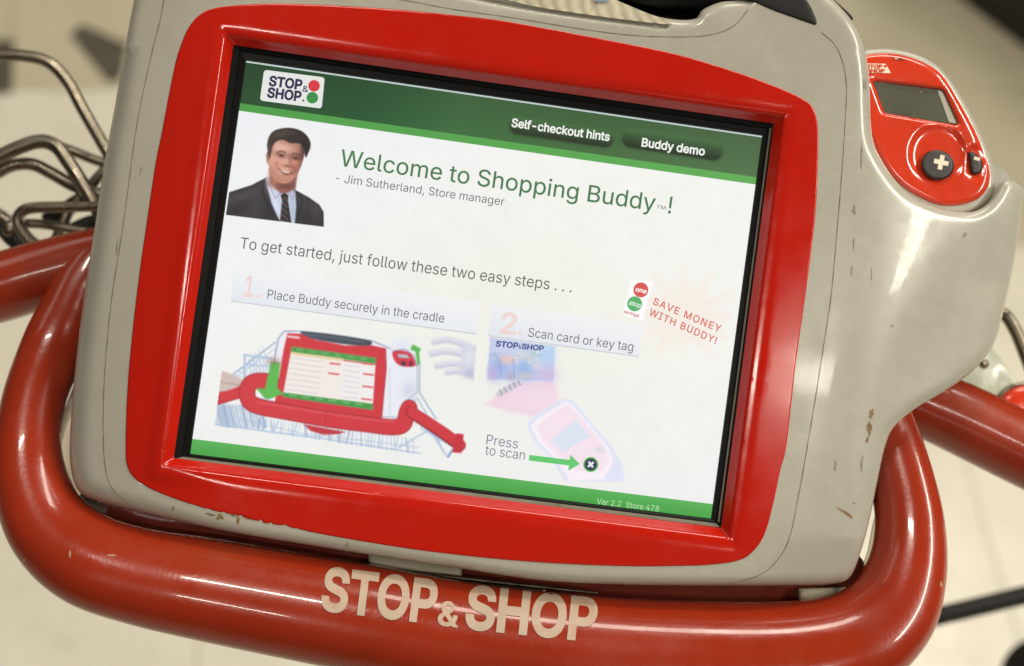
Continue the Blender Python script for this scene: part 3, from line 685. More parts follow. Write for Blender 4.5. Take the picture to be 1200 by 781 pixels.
# words on the page
G = (64, 118, 74)
stext('headline_text', 'Welcome to Shopping Buddy', (398, 194.5), (767, 247.5), 19.5, G, .004)
stext('headline_text', '!', (782.5, 250), (786, 250.5), 19.5, G, .006)
stext('headline_text', 'TM', (769, 244.5), (780, 246), 4.2, (120, 150, 120), .01)
INK = (96, 100, 104)
stext('caption_text', '- Jim Sutherland, Store manager', (393, 213.2), (590.5, 241.3), 9.6, INK)
stext('intro_text', 'To get started, just follow these two easy steps . . .', (281, 291.2), (669.5, 343), 13.2, (92, 90, 88))
def panel(q):
    q = np.array(q, float); V = []; C = []; F = []; nx, ny = 24, 6
    for j in range(ny + 1):
        for i in range(nx + 1):
            u, vv = i / nx, j / ny; p = (q[0] * (1 - u) + q[1] * u) * (1 - vv) + (q[3] * (1 - u) + q[2] * u) * vv
            V.append(P(*p, Z0 + .35)); fade = 1 - .35 * u; C.append(list(lin(np.array((244, 244, 242)) - np.array((20, 15, 5)) * (.35 + .65 * vv) * fade)) + [1])
    for j in range(ny):
        for i in range(nx): a_ = j * (nx + 1) + i; F.append((a_, a_ + nx + 1, a_ + nx + 2, a_ + 1))
    mesh_obj('step_panel', V, F, E_PIC, disp, smooth=False, colors=C)
    e = q[2] - q[3]; flat_poly([q[3], q[2], q[2] + (0, 1.2), q[3] + (0, 1.2)], Z0 + .5, E((196, 202, 208)), 'panel_line', disp)
panel([(275, 315), (563, 355), (558.5, 391), (270.5, 352.5)]); panel([(577, 357.5), (753, 380), (748.5, 417.5), (572, 393)])
stext('step_number', '1', (285, 347), (296, 348.5), 24, (238, 212, 208), .02); disc('step_dot', (303, 347.5), 2.2, (238, 212, 208), .8)
stext('step_number', '2', (585.5, 390), (604, 392.3), 24, (238, 212, 208), .02); disc('step_dot', (609.5, 391), 2.2, (238, 212, 208), .8)
stext('step_text', 'Place Buddy securely in the cradle', (313, 349.8), (520, 378.5), 10.6, (104, 106, 112))
stext('step_text', 'Scan card or key tag', (618.5, 394.6), (741.5, 412), 10.6, (104, 106, 112))
stext('press_text', 'Press', (569.5, 520.7), (606.5, 526), 11.5, (128, 130, 150)); stext('press_text', 'to scan', (568, 533), (614.5, 539.3), 11.5, (128, 130, 150))
a_, b_ = np.array((620, 536.6)), np.array((679.5, 544)); e = (b_ - a_) / np.linalg.norm(b_ - a_); n = np.array([-e[1], e[0]]); c_ = a_ + e * 47.5
stext('footer_text', 'Ver 2.2  Store 478', (699, 590.6), (772, 599.8), 6.6, (176, 222, 168), .004)

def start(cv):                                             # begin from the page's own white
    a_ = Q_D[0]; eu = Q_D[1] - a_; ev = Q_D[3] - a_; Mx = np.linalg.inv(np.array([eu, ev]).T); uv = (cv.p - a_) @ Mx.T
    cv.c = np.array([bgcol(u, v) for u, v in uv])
# store manager portrait
o_ = (260, 70); cv = Canvas(256, 128, 384, 268, .6, (243, 243, 246)); start(cv); page = cv.c.copy(); cv.f = lambda a: np.asarray(a, float) / 3.72 + np.array(o_)
suit = [(-60, 610), (18, 582), (70, 565), (130, 546), (190, 515), (215, 520), (300, 560), (330, 573), (380, 600), (425, 632), (445, 665), (450, 800), (-60, 800)]
cv.fill(suit, (44, 41, 47), 1.4)
for (x, y, rx, ry, c, ro) in ((90, 596, 22, 5, (74, 70, 78), -.3), (150, 585, 12, 12, (60, 57, 64), 0), (60, 650, 18, 8, (34, 31, 38), 0), (140, 660, 8, 18, (56, 53, 60), .3), (400, 655, 9, 10, (66, 62, 70), .4), (370, 690, 6, 14, (32, 30, 36), 0), (350, 620, 6, 10, (62, 58, 66), -.4), (210, 670, 6, 16, (34, 31, 38), .3), (20, 620, 10, 8, (64, 60, 66), 0)): cv.blob((x, y), rx, ry, c, .8, rot=ro)
cv.stroke([(182, 528), (178, 580), (205, 640), (250, 704)], 1.6, (22, 20, 26), 1.8, .8); cv.stroke([(190, 540), (196, 590), (240, 670)], 1.2, (78, 74, 82), 1.8, .5); cv.stroke([(326, 578), (352, 610), (340, 660), (322, 712)], 1.5, (22, 20, 26), 1.8, .8)
cv.fill([(190, 522), (210, 510), (250, 545), (300, 558), (320, 575), (324, 640), (317, 722), (254, 708), (216, 625)], (196, 203, 224), 1.3)
cv.blob((215, 560), 4, 10, (230, 234, 246), .9, rot=-.4); cv.blob((238, 640), 3, 12, (222, 227, 242), .8, rot=-.3); cv.blob((310, 650), 2.4, 16, (172, 180, 206), .8); cv.stroke([(198, 530), (234, 606), (256, 578)], 1.0, (140, 146, 176), 1.6, .8); cv.stroke([(290, 578), (306, 610), (320, 585)], 1.0, (140, 146, 176), 1.6, .8)
cv.fill([(205, 470), (211, 532), (232, 562), (258, 584), (290, 580), (315, 558), (327, 490)], (150, 92, 78), 1.8); cv.blob((268, 548), 18, 4.5, (104, 60, 52), .95, rot=.15); cv.blob((230, 530), 5, 5, (112, 66, 56), .8, rot=.6); cv.blob((228, 535), 5, 8, (190, 132, 114), .7); cv.blob((310, 530), 5, 9, (112, 66, 58), .8)
cv.fill([(256, 590), (275, 581), (290, 592), (288, 612), (303, 712), (253, 704), (263, 615)], (32, 29, 35), 1.2)
for k in range(12): cv.blob((274 + 11 * math.sin(k * 2.1), 606 + k * 9), 1.5, 1.2, [(160, 104, 64), (88, 112, 92), (136, 136, 150)][k % 3], .75)
cv.fill([(198, 398), (190, 416), (194, 448), (206, 464), (214, 440), (210, 405)], (182, 118, 100), 1.3); cv.blob((199, 430), 1.5, 5, (140, 80, 68), .8)
face = [(204, 392), (202, 440), (207, 482), (221, 513), (246, 535), (278, 540), (308, 524), (333, 492), (350, 452), (360, 405), (350, 362), (300, 340), (240, 348), (212, 368)]
cv.fill(face, (216, 164, 146), 1.6, smooth=4)
for (x, y, rx, ry, c, op, ro) in ((250, 385, 15, 8, (230, 184, 164), .9, .1), (226, 440, 6, 13, (222, 172, 154), .8, 0), (345, 430, 6, 19, (126, 72, 62), .9, .15), (334, 470, 7, 10, (140, 82, 70), .8, .5), (330, 385, 9, 8, (178, 118, 100), .7, 0), (240, 455, 7, 6, (218, 148, 128), .85, 0), (316, 462, 6, 6, (190, 122, 104), .8, 0), (268, 522, 14, 5, (172, 110, 92), .8, .1),
        (272, 512, 6, 4, (206, 148, 128), .7, 0), (284, 436, 3, 10, (224, 172, 150), .9, -.1), (297, 446, 2.4, 8, (150, 92, 78), .8, -.1), (287, 458, 4, 2, (216, 152, 132), .8, .1), (286, 464, 6, 1.6, (134, 74, 64), .8, .1), (258, 412, 9, 3.4, (150, 96, 80), .75, .15), (322, 424, 8, 3.4, (130, 80, 68), .8, .2), (300, 360, 20, 4, (164, 108, 92), .7, .1), (216, 380, 4, 10, (160, 104, 88), .6, 0), (222, 490, 5, 9, (170, 112, 96), .6, -.5)):
    cv.blob((x, y), rx, ry, c, op, rot=ro)
for (x, y) in ((259, 419), (321, 431)):
    cv.blob((x, y), 4.4, 1.5, (84, 52, 46), .9, rot=.2); cv.blob((x, y), 1.8, 1.0, (40, 28, 30), .95); cv.blob((x + 1, y + 10), 4.8, 1.4, (160, 102, 88), .7, rot=.2); cv.blob((x - 1, y + 16), 5, 2, (212, 154, 134), .5, rot=.2)
cv.stroke([(240, 405), (258, 398), (277, 405)], 1.5, (88, 58, 50), 2.0, .75); cv.stroke([(306, 411), (325, 410), (342, 420)], 1.5, (80, 52, 46), 2.0, .75)
cv.fill([(246, 472), (262, 482), (284, 490), (308, 488), (300, 500), (284, 504), (262, 494)], (128, 64, 56), 1.5, smooth=3); cv.fill([(254, 477), (268, 484), (286, 490), (301, 489), (292, 497), (276, 495), (262, 488)], (232, 222, 212), 1.3, .95)
cv.stroke([(240, 448), (236, 468), (244, 482)], 1.2, (150, 94, 80), 2.4, .7); cv.stroke([(316, 470), (318, 486), (308, 502)], 1.3, (126, 72, 62), 2.4, .7); cv.stroke([(262, 506), (284, 511), (298, 506)], 1.2, (178, 108, 96), 2.0, .6)
hair = [(202, 410), (196, 376), (204, 338), (222, 313), (256, 300), (300, 297), (342, 308), (370, 330), (386, 358), (386, 386), (377, 408), (367, 428), (361, 412), (356, 386), (338, 366), (300, 364), (266, 350), (240, 356), (222, 376), (214, 408), (207, 436)]
cv.fill(hair, (44, 33, 33), 1.6, smooth=4)
hr = random.Random(4)
for k in range(46):                                        # combed strands, parted at the left
    t = k / 45; x = 214 + 160 * t; y = 300 + 70 * abs(t - .42) ** 1.6 * 2 + hr.uniform(-3, 4); L_ = hr.uniform(18, 46); g_ = hr.choice([(82, 66, 62), (28, 20, 22), (64, 50, 48), (24, 18, 20)])
    cv.stroke([(x, y + 4), (x + (t - .25) * 26, y + L_ * .5), (x + (t - .3) * 44, y + L_)], .7, g_, 1.3, .45)
cv.blob((262, 322), 15, 4.5, (92, 78, 74), .55, rot=-.2); cv.blob((205, 385), 2.2, 9, (96, 84, 80), .7); cv.blob((362, 380), 5, 14, (24, 18, 22), .8)
cv.soften(1)
mk = Canvas(256, 128, 384, 268, .6, (0, 0, 0)); mk.f = cv.f
for pg, sm in ((suit, 0), ([(205, 470), (190, 520), (250, 575), (320, 580), (335, 480)], 0), ([(196, 400), (192, 420), (196, 450), (206, 462), (212, 440), (210, 405)], 0), (face, 4), (hair, 4)): mk.fill(pg, (1, 1, 1), 1.6, smooth=sm)
k_ = np.clip(mk.c, 0, 1); k_ = k_ * np.clip((251.5 + (cv.p[:, :1] - 260.6) * .1222 - cv.p[:, 1:2]) / 1.0 + .5, 0, 1) * np.clip(379.6 - cv.p[:, :1] + .5, 0, 1); cv.c = page * (1 - k_) + (cv.c + rng.normal(0, 1.6, cv.c.shape)) * k_
# cut to the sheared frame of the picture
V = cv.p; F = []; pol = np.array([(275, 137), (381, 150), (379.8, 266), (260.6, 251.5), (266.2, 212)], float)
lft = lambda y: np.interp(y, [72, 532], [290, 224.5]); keep = (V[:, 0] > lft(V[:, 1])) & (V[:, 1] > 133.5 + (V[:, 0] - 282) * .146) & (V[:, 0] < 382) & (V[:, 1] < 254.0 + (V[:, 0] - 260.6) * .1222)
for j in range(cv.ny - 1):
    for i in range(cv.nx - 1):
        q_ = (j * cv.nx + i, (j + 1) * cv.nx + i, (j + 1) * cv.nx + i + 1, j * cv.nx + i + 1)
        if all(keep[x] for x in q_): F.append(q_)
mesh_obj('portrait_picture', [P(x, y, Z0 + .4) for x, y in V], F, E_PIC, disp, smooth=False, colors=np.c_[lin(np.clip(cv.c, 0, 255)), np.ones(len(V))])

def cut_canvas(cv, name, q, z):
    ok = inside(cv.p, np.array(q, float)); F = []
    for j in range(cv.ny - 1):
        for i in range(cv.nx - 1):
            q_ = (j * cv.nx + i, (j + 1) * cv.nx + i, (j + 1) * cv.nx + i + 1, j * cv.nx + i + 1)
            if all(ok[x] for x in q_): F.append(q_)
    mesh_obj(name, [P(x, y, Z0 + z) for x, y in cv.p], F, E_PIC, disp, smooth=False, colors=np.c_[lin(np.clip(cv.c, 0, 255)), np.ones(len(cv.p))])
# picture of the device in its cradle
cv = Canvas(251, 382, 560, 542, .8, (245, 245, 242)); start(cv); cv.f = lambda a: np.asarray(a, float) / 3.871 + np.array((250, 380))
BL = (160, 184, 214); B2 = (122, 150, 192)
for k in range(9): cv.stroke([(92 + k * 16, 226 - k * 16), (150 + k * 14, 250 - k * 6)], .8, BL, 1.0, .8)
cv.stroke([(88, 230), (282, 82)], 1.3, B2, 1, .9); cv.stroke([(108, 236), (286, 108)], 1.0, BL, 1, .9); cv.stroke([(142, 140), (142, 262)], 2.6, (172, 194, 218), 1); cv.stroke([(142, 140), (290, 160)], 2.0, (172, 194, 218), 1); cv.stroke([(150, 185), (280, 195)], 1.2, BL, 1)
for k in range(8): cv.stroke([(165 + k * 16, 150), (175 + k * 13, 260)], .9, BL, 1, .9)
for k in range(15): x = 18 + k * 14; cv.stroke([(x, 370), (x + 22, 468)], 1.6 + (k % 3) * .6, BL if k % 2 else B2, 1.2, .75)
cv.fill([(8, 372), (60, 360), (100, 460), (8, 455)], (150, 172, 202), 6, .5)
for k in range(42): x = 210 + k * 17; cv.stroke([(x, 430 + k * 2.2), (x + random.uniform(-24, 12), 475 + k * 3.0)], random.choice([.9, 1.4, 2.0]), BL if k % 3 else B2, 1.1, .7)
cv.stroke([(8, 455), (250, 488), (500, 520), (760, 560), (940, 588)], 1.4, BL, 1.2); cv.stroke([(120, 430), (420, 500), (700, 530), (930, 560)], 1.0, BL, 1.2, .8)
for k in range(9): cv.stroke([(912 + k * 4, 330 + k * 18), (900 + k * 22, 440 + k * 14)], 1.6, BL, 1.2, .8)
cv.stroke([(936, 170), (935, 310), (1010, 430)], 1.4, B2, 1.2, .8); cv.stroke([(925, 335), (985, 440), (1040, 575)], 1.4, BL, 1.2)
cv.stroke([(840, 560), (980, 480), (1060, 600)], 2, BL, 1.2, .7); cv.stroke([(1085, 570), (1065, 602)], 2.4, B2, 1.2)
RD = (206, 52, 62); RK = (150, 34, 46)
cv.fill([(20, 310), (90, 285), (150, 255), (180, 285), (120, 335), (10, 370)], RD, 1.2); cv.stroke([(14, 366), (130, 332)], 1.4, RK, 1.5, .8)
cv.fill([(30, 212), (85, 228), (130, 252), (128, 275), (70, 300), (22, 302), (22, 240)], (206, 188, 180), 1.5, smooth=3); cv.stroke([(30, 262), (125, 278)], 1, (150, 128, 120), 1.2, .7)
cv.fill([(410, 455), (600, 490), (560, 500), (500, 502), (440, 484)], (190, 50, 62), 1.5)
loop = [(262, 262), (200, 258), (160, 280), (158, 340), (200, 372), (330, 398), (520, 432), (700, 455), (810, 468), (862, 455), (878, 400), (888, 380)]
cv.fill([(318, 34), (395, 32), (720, 76), (800, 108), (825, 122), (895, 122), (925, 170), (924, 240), (930, 310), (900, 345), (862, 360), (846, 424), (770, 420), (300, 318), (270, 150), (292, 70)], (232, 234, 242), 1.2)
cv.stroke([(290, 300), (278, 150), (295, 65), (320, 33), (395, 31), (720, 76), (805, 112)], 1.0, (90, 104, 140), 1.2, .9); cv.stroke([(925, 175), (925, 310), (860, 360), (845, 425), (765, 420)], .9, (120, 130, 160), 1.2, .8); cv.blob((890, 300), 9, 12, (196, 200, 220), .6); cv.stroke([(800, 200), (800, 420)], 1.0, (196, 200, 214), 2, .7)
cv.blob((850, 95), 14, 8, (222, 228, 244), .8)
cv.fill([(336, 42), (398, 44), (460, 70), (600, 98), (715, 96), (782, 110), (785, 200), (764, 432), (500, 410), (278, 360), (318, 120)], RD, 1.2); cv.stroke([(782, 112), (785, 200), (764, 418)], .8, RK, 1.0, .8)
cv.fill([(396, 34), (540, 46), (690, 70), (720, 84), (700, 98), (600, 92), (450, 66)], (66, 74, 88), 1.2, smooth=3); cv.stroke([(420, 48), (560, 62), (680, 82)], 1.2, (130, 138, 148), 1.6, .6)
cv.fill([(356, 102), (738, 154), (722, 390), (314, 330)], (238, 234, 232), 1.0)
cv.fill([(356, 102), (738, 154), (736, 180), (352, 126)], (74, 152, 70), 1.0); cv.fill([(318, 310), (724, 362), (722, 390), (314, 330)], (64, 150, 66), 1.0); cv.fill([(354, 126), (590, 156), (588, 170), (352, 140)], (232, 206, 160), 1, .9); cv.stroke([(592, 165), (734, 184)], 1.2, (210, 60, 70), 1)
cv.fill([(352, 140), (588, 172), (576, 344), (324, 310)], (240, 228, 218), 1.2, .5)
for k in range(7): cv.stroke([(350 - k * 4, 152 + k * 24), (500 - k * 4, 172 + k * 24)], .7, (186, 190, 200), 1.0, .8); cv.stroke([(594 - k, 186 + k * 24), (664 - k, 195 + k * 24)], .7, (180, 186, 204), 1.0, .8)
for (x, y) in ((552, 180), (546, 225), (704, 228), (700, 284), (695, 341), (700, 180)): cv.stroke([(x - 22, y - 2), (x + 22, y + 3)], 1.7, (216, 70, 84), 1.1)
for k in range(6): cv.stroke([(345 + k * 60, 322 + k * 8), (375 + k * 60, 326 + k * 8)], 1.4, (150, 200, 150), 1.4, .8); cv.stroke([(380 + k * 58, 116 + k * 8), (405 + k * 58, 119 + k * 8)], 1.2, (150, 196, 150), 1.4, .8)
cv.stroke([(340, 56), (388, 62)], 2.6, (236, 208, 206), 1.2)
cv.fill([(812, 128), (850, 120), (892, 132), (914, 168), (912, 192), (860, 192), (826, 172)], (208, 54, 70), 1.1, smooth=3); cv.fill([(834, 136), (878, 138), (892, 156), (842, 152)], (178, 188, 204), 1); cv.blob((862, 179), 2.4, 2.4, (30, 30, 70)); cv.blob((896, 180), 1.8, 2.2, (30, 30, 70)); cv.stroke([(815, 122), (870, 114), (912, 145), (922, 190)], 1.2, (110, 120, 160), 1.2, .8)
cv.stroke(loop, 19, RK, 1.2, 1, 5); cv.stroke(loop, 17, RD, 1.4, 1, 5); cv.stroke([(200, 355), (400, 388), (700, 432), (820, 444)], 2.2, (228, 96, 102), 3, .7)
cv.stroke([(898, 400), (960, 440), (1050, 500), (1118, 550)], 14, RK, 1.2); cv.stroke([(900, 398), (962, 437), (1052, 496), (1118, 545)], 12, RD, 1.6); cv.fill([(1102, 496), (1136, 500), (1126, 585), (1084, 582)], (198, 44, 58), 1.2)
cv.stroke([(508, 400), (512, 455)], .8, RK, 1.2, .7)
cv.fill([(262, 168), (304, 175), (290, 288), (318, 316), (240, 346), (194, 290), (234, 294)], (92, 182, 80), 1.0); cv.blob((275, 170), 8, 5, (150, 100, 90), .5); cv.stroke([(220, 336), (262, 346)], 1.3, (190, 200, 240), 1.2)
cv.fill([(905, 92), (942, 112), (934, 130), (938, 185), (926, 186), (916, 124), (892, 116)], (92, 182, 84), 1.0)
HC = (212, 213, 226); HD = (180, 182, 206)
for q, w0 in (([(1002, 76), (1060, 68), (1110, 80), (1180, 108)], 5.6), ([(990, 130), (1050, 120), (1100, 126), (1170, 146)], 6.0), ([(1014, 186), (1070, 176), (1110, 176), (1170, 188)], 5.6), ([(1060, 216), (1100, 210), (1165, 222)], 5.0)):
    q2 = [(x, y + 7) for x, y in q]; cv.stroke(q2, w0, HD, 3.0, .8, 4); cv.stroke(q, w0, HC, 2.2, 1, 4); cv.stroke([(x, y - 5) for x, y in q], 1.6, (232, 231, 236), 2.4, .8, 4)
cv.fill([(1120, 76), (1194, 104), (1178, 250), (1135, 236), (1118, 200), (1130, 150)], (206, 208, 224), 6); cv.blob((1160, 150), 7, 14, (226, 226, 234), .8); cv.blob((1165, 225), 6, 6, HD, .7)
cv.soften(1)
cut_canvas(cv, 'cradle_picture', [(266, 384), (560, 394), (549, 541), (251, 500)], .42)
# picture of the card, the hand and the scanner
cv = Canvas(566, 392, 742, 575, .8, (245, 245, 242)); start(cv); cv.f = lambda a: np.asarray(a, float) / 4.339 + np.array((560, 380))
cv.fill([(190, 282), (392, 296), (412, 392), (360, 430), (296, 472), (160, 444), (38, 410)], (238, 212, 226), 6); cv.blob((300, 380), 24, 14, (242, 222, 232), .7)
cv.fill([(62, 66), (392, 110), (386, 292), (48, 280)], (196, 204, 234), 1.2)
for (x, y, rx, ry, c) in ((110, 220, 11, 14, (150, 178, 226)), (240, 230, 14, 13, (148, 180, 226)), (350, 160, 10, 12, (178, 212, 242)), (150, 180, 8, 5, (242, 196, 178)), (215, 155, 8, 5, (214, 220, 226)), (280, 170, 8, 8, (190, 210, 214)), (240, 262, 9, 4, (206, 196, 196)), (350, 255, 12, 9, (206, 186, 224)), (75, 250, 6, 9, (190, 170, 216)), (300, 215, 6, 5, (214, 210, 222)), (165, 265, 5, 6, (180, 168, 200)), (320, 120, 12, 3, (196, 220, 244)), (140, 130, 16, 5, (204, 208, 234))): cv.blob((x, y), rx, ry, c, .9)
for k in range(16): cv.blob((random.uniform(190, 330), random.uniform(130, 200)), 1.6, 1.6, random.choice([(236, 200, 190), (170, 200, 180), (170, 190, 220), (230, 230, 240)]), .7)
cv.stroke([(62, 160), (85, 150), (110, 190), (118, 270)], 1.2, (140, 150, 196), 2, .6); cv.stroke([(180, 180), (185, 270)], 1.2, (140, 150, 196), 2, .6)
cv.fill([(98, 345), (130, 325), (200, 288), (216, 300), (180, 330), (110, 372), (95, 366)], (196, 196, 208), 4, .8)
for k in range(5): cv.stroke([(110 + k * 24, 335 - k * 11), (124 + k * 23, 358 - k * 12)], 1.3, (136, 136, 154), 1.6, .8)
cv.fill([(252, 520), (262, 490), (300, 465), (380, 408), (440, 380), (480, 386), (560, 480), (680, 620), (735, 720), (745, 800), (440, 800), (380, 690), (290, 600)], (222, 226, 244), 2.5); cv.fill([(268, 520), (300, 484), (440, 396), (474, 402), (556, 498), (668, 632), (690, 700), (640, 790), (470, 800), (400, 690), (310, 600)], (246, 238, 244), 2.5)
cv.fill([(300, 520), (330, 488), (440, 414), (470, 416), (545, 500), (650, 632), (668, 690), (630, 745), (520, 752), (430, 690), (330, 590)], (243, 224, 236), 3.5); cv.fill([(370, 590), (500, 488), (568, 570), (430, 652)], (218, 226, 240), 2.5); cv.blob((620, 640), 5, 4, (206, 216, 226), .8); cv.stroke([(560, 690), (600, 650), (650, 680), (660, 720)], 1.6, (248, 232, 240), 3, .8)
cut_canvas(cv, 'scan_picture', [(573, 394.5), (741, 418), (742, 575), (566, 552), (566, 470)], .42)
stext('card_text', 'STOP', (580.5, 406), (607, 408.7), 6.4, (60, 72, 134), .03, z=.9); stext('card_text', '&', (607.5, 408.4), (610.5, 408.8), 4, (60, 72, 134), .02, z=.9); stext('card_text', 'SHOP', (611, 409), (637, 411.5), 6, (60, 72, 134), .03, z=.9)
flat_poly([a_ - n * 3.3, c_ - n * 3.3, c_ - n * 9.5, b_, c_ + n * 9.5, c_ + n * 3.3, a_ + n * 3.3], Z0 + .9, E((96, 200, 110)), 'scan_arrow', disp)
disc('scan_button', (692.3, 544.6), 8.8, (86, 176, 84), .9); disc('scan_button', (692.3, 544.6), 7.0, (44, 50, 84), 1.1)
for t in (math.radians(53), math.radians(-37)):
    e = np.array([math.cos(t), math.sin(t)]); n = np.array([-e[1], e[0]]); c_ = np.array((692.3, 544.6)); flat_poly([c_ - e * 4.2 - n * 1.3, c_ + e * 4.2 - n * 1.3, c_ + e * 4.2 + n * 1.3, c_ - e * 4.2 + n * 1.3], Z0 + (1.3 if t > 0 else 1.4), E((226, 228, 236)), 'scan_cross', disp)
# burst, stop light badge and slogan
def burst(c, r0, r1, n, seed):
    rr = random.Random(seed); out = []
    for k in range(2 * n):
        t = math.pi * k / n; r = (r1 * rr.uniform(.72, 1.05) if k % 2 == 0 else r0 * rr.uniform(.85, 1.1)); out.append((c[0] + r * math.cos(t), c[1] + r * math.sin(t) * .8))
    return out
cv = Canvas(690, 290, 868, 450, 1.0, (0, 0, 0)); start(cv); cv.fill(burst((800, 371), 44, 86, 12, 3), (243, 237, 228), 3.0, .8); cv.fill(burst((800, 371), 34, 60, 12, 5), (243, 233, 223), 4.0, .6)
cut_canvas(cv, 'burst_picture', [(700, 292), (866, 300), (853, 420), (846, 448), (757, 440), (757, 372), (692, 366)], .38)
cv = Canvas(600, 290, 700, 345, 1.4, (0, 0, 0)); 
flat_poly([(740, 327), (765, 331), (753, 375.5), (729, 369)], Z0 + .6, E((250, 250, 248)), 'badge_card', disp)
disc('badge_dot', (751, 340), 8.8, (214, 84, 82), .8); disc('badge_dot', (743.8, 356.3), 8.8, (86, 176, 104), .8)
L2 = (0.30, -0.954)
stext('badge_text', 'one', (744.2, 341.2), (757.3, 344.4), 5, (244, 236, 234), .03, z=1.0, lean=L2); stext('badge_text', 'stop', (736.6, 357), (751, 361), 5, (220, 240, 222), .02, z=1.0, lean=L2); stext('badge_text', 'savings', (730.2, 366.5), (748.5, 372), 3.6, (212, 110, 122), .02, z=1.0, lean=L2)
L3 = (0.33, -0.944); SL = (218, 116, 106)
stext('slogan_text', 'SAVE MONEY', (764.5, 356.5), (843.5, 390), 8.2, SL, .016, lean=L3, space=1.15, z=1.0)
stext('slogan_text', 'WITH BUDDY!', (760, 369), (838.5, 403.5), 8.2, SL, .016, lean=L3, space=1.15, z=1.0)

# ---- wear on the housing
def zs(p): return z_base(p)
def stain(name, c, rx, ry, m, rot=0.0, n=14, z=0.35, rough=.45):
    q = []
    for t in np.linspace(0, 2 * math.pi, n + 1)[:-1]:
        r = 1 + random.uniform(-rough, rough); x, y = rx * r * math.cos(t), ry * r * math.sin(t); q.append((c[0] + x * math.cos(rot) - y * math.sin(rot), c[1] + x * math.sin(rot) + y * math.cos(rot)))
    flat_poly(q, z, m, name, term, zf=zs)
for c, rx, ry, rot in (((1021, 486), 2.2, 6, .1), ((1019, 502), 2.6, 8, .15), ((1016.5, 515), 1.6, 4, .1), ((989, 600), 8, 1.3, .55), ((996, 605), 3, 1.6, .8), ((1001, 590), 1.5, 1, 0), ((279, 610), 2.2, 5, 0), ((276, 603), 5, 2.4, .1), ((246, 603), 6, 2, .2), ((258, 606), 4, 3.2, .1), ((203, 596), 1, 3, .2), ((407, 640), 1, 3, 0), ((292, 608), 6, 1.4, .2)):
    stain('brown_stain', c, rx, ry, M_STAIN, rot)
for c, rx, ry, rot in (((1009.5, 182), 1.1, 16, .02), ((1000.5, 287), .8, 7, .02), ((998, 318), .8, 6, .02), ((1131, 275), 3, 1.8, -.6), ((1010, 545), 1.2, 10, .08), ((979, 545), .9, 7, .08), ((1001, 246), 2, 6, 0), ((1014, 100), 1, 6, 0), ((1021.5, 322), .6, 8, 0), ((137, 290), .7, 9, .12), ((165, 200), .5, 6, .12), ((1046, 382), 1.4, 1, 0), ((1000, 393), 1, .7, 0)):
    stain('grey_scuff', c, rx, ry, M_SCUFF, rot)

# ================================================================== HANDHELD SCANNER
scan = thing('handheld_scanner', P(1100, 235, -110), 'red and white handheld scanner with plus and minus buttons in the side dock', 'scanner')
def tilt(p): x, y = p[:, 0], p[:, 1]; return -52 - (x - 1095) * .10 + (y - 150) * 0.02
so = spline([(985, 75), (1005, 62), (1022, 58), (1045, 57.5), (1073, 63.5), (1097, 76), (1115, 96), (1134, 127), (1151, 161), (1161.5, 187), (1165.5, 209), (1163, 229), (1150, 243), (1128, 251), (1098, 253), (1065, 245), (1035, 215), (1010, 180), (990, 130)], 6, True)
def rim(R, off):
    def g(p, d): q = np.clip(R - d, 0, None); return tilt(p) + off - (R - np.sqrt(np.maximum(R * R - q * q, 0)))
    return g
v, f = sheet(so, [offset_quad(np.array([(1045, 90), (1095, 95), (1130, 215), (1080, 210)], float), 3)], step=8, rings=(.2, .8, 1.8, 3.2, 5, 7), zf=rim(6, -4), skirt=[(0, -14), (2, -40), (10, -58)], ostep=4, back=True); mesh_obj('scanner_shell', v, f, M_SHELL, scan)
fo = spline([(990, 90), (1003, 70), (1017, 64), (1042, 62.5), (1068, 67.5), (1093, 79), (1108, 93), (1124, 119), (1141, 150), (1154, 180), (1160, 201), (1158.5, 218), (1147, 233), (1125, 241), (1101, 241), (1078, 232), (1055, 217), (1035, 193), (1018, 160), (1000, 130)], 6, True)
FC = np.array((1098.5, 181.0))
def face_z(p, d):
    z = rim(7, 1.0)(p, d); r = np.sqrt(((p[:, 0] - FC[0]) / 33) ** 2 + ((p[:, 1] - FC[1]) / 35) ** 2)
    z = z - 4.2 / (1 + np.exp((r - 0.97) / .06)) + 0.7 * np.exp(-((r - 1.06) / .07) ** 2)
    r2 = np.sqrt(((p[:, 0] - 1143) / 12) ** 2 + ((p[:, 1] - 190) / 19) ** 2); z = z - 4 / (1 + np.exp((r2 - 0.97) / .08)) * (r > 1.0)
    wv = np.array([(1025, 97), (1104, 107), (1121.5, 145.5), (1037.5, 131.5)], float); e = quad_out(p, wv); return z - 2.5 * np.clip(1 - e / 4, 0, 1)
win = np.array([(1025, 97), (1104, 107), (1121.5, 145.5), (1037.5, 131.5)], float)
v, f = sheet(fo, [win], step=3.2, rings=(.2, .8, 1.8, 3.2, 5, 7), zf=face_z, skirt=[(0, -6)], ostep=3); mesh_obj('scanner_face', v, f, M_FACE, scan)
v, f = sheet(offset_quad(win, 1.0), step=8, zf=lambda p, d: tilt(p) - 3.0, skirt=[(0, -2)]); mesh_obj('scanner_window', v, f, M_GLASS, scan)
v, f = sheet(np.array([(1099, 106.5), (1104, 107.2), (1121, 145), (1112, 143.5)]), step=6, rings=(.6,), zf=lambda p, d: tilt(p) - 2.4, skirt=[(0, -.4)], ostep=3); mesh_obj('window_edge', v, f, M_SHELL, scan)
def button(name, pts, top, h=9, R=3.5):
    v, f = sheet(pts, step=3, rings=(.2, .7, 1.5, 2.6, 4), zf=lambda p, d: tilt(p) + top - (R - np.sqrt(np.maximum(R * R - np.clip(R - d, 0, None) ** 2, 0))), skirt=[(0.3, -h)], ostep=2.4); return mesh_obj(name, v, f, M_BTN, scan)
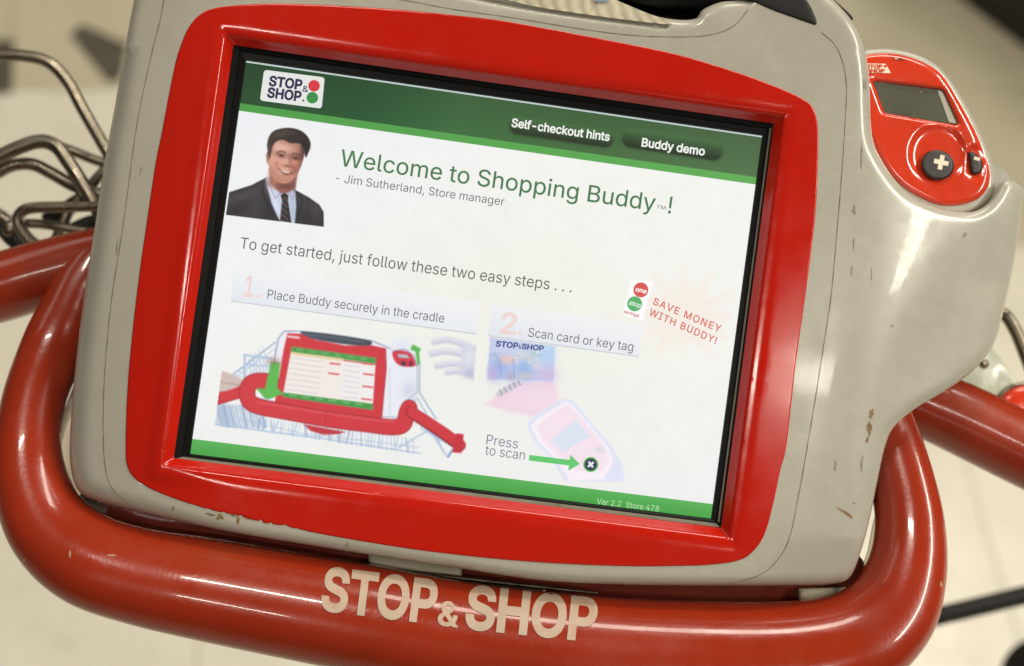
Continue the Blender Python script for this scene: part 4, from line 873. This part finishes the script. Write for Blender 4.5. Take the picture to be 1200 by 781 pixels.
el = lambda cx, cy_, rx, ry, rot=0: np.array([(cx + rx * math.cos(t) * math.cos(rot) - ry * math.sin(t) * math.sin(rot), cy_ + rx * math.cos(t) * math.sin(rot) + ry * math.sin(t) * math.cos(rot)) for t in np.linspace(0, 2 * math.pi, 41)[:-1]])
button('plus_button', el(1099, 193.5, 19.5, 17.5, .3), 5, 13)
button('minus_button', spline([(1135, 178), (1143, 180), (1150, 187), (1151.5, 197), (1148, 203.5), (1140, 204.5), (1137, 197), (1136, 187)], 5, True), 3, 10)
px_, py_ = 1103, 190.5; a1 = math.radians(12)
def rot(pts, c, a): return [(c[0] + x * math.cos(a) - y * math.sin(a), c[1] + x * math.sin(a) + y * math.cos(a)) for x, y in pts]
w_, l_ = 2.7, 8.6
zt = lambda p: tilt(p)
flat_poly(rot([(-w_, -l_), (w_, -l_), (w_, -w_), (l_, -w_), (l_, w_), (w_, w_), (w_, l_), (-w_, l_), (-w_, w_), (-l_, w_), (-l_, -w_), (-w_, -w_)], (px_, py_), a1), 5.5, M_WHITE, 'plus_mark', scan, zf=zt)
flat_poly(rot([(-3.6, -1.9), (3.6, -1.9), (3.6, 1.9), (-3.6, 1.9)], (1145, 186.3), math.radians(12)), 3.5, M_WHITE, 'minus_mark', scan, zf=zt)
# small printed logo and indicator
flat_poly([(1012, 74.5), (1038, 75), (1044, 86), (1013, 85.5)], 1.35, M_WHITE, 'logo_sticker', scan, zf=zt)
for s_, p0, p1 in (('STOP', (1015, 79.8), (1034, 80)), ('SHOP', (1015, 85), (1037, 85.2))):
    q, f = place_text(s_, p0, p1, 4.0, .04); zq = tilt(q) + 1.8; mesh_obj('logo_print', [P(q[i, 0], q[i, 1], zq[i]) for i in range(len(q))], f, M_FACE, scan, smooth=False)
flat_poly(el(1037.5, 77.8, 1.8, 1.6), 1.8, M_FACE, 'logo_print', scan, zf=zt)
o = flat_poly(el(1053, 69.5, 7, 1.6, .12), 1.35, M_DRED, 'indicator_slot', scan, zf=zt); flat_poly(el(1050.5, 69, 2.2, 1.2, .12), 1.9, mat('indicator_lens', (.8, .35, .25), .2), 'indicator_light', scan, zf=zt)
# inner wall of the dock behind the scanner foot
v, f = sheet(spline([(1030, 190), (1060, 170), (1150, 190), (1170, 196), (1184, 209), (1186, 240), (1150, 262), (1080, 262), (1040, 235)], 5, True), step=10, rings=(1, 3), zf=lambda p, d: -150 + 0 * d, skirt=[(0, -10)], ostep=6)
mesh_obj('dock_floor', v, f, M_SHELL, term)
print('tris', sum(len(o.data.polygons) for o in bpy.data.objects if o.type == 'MESH'))
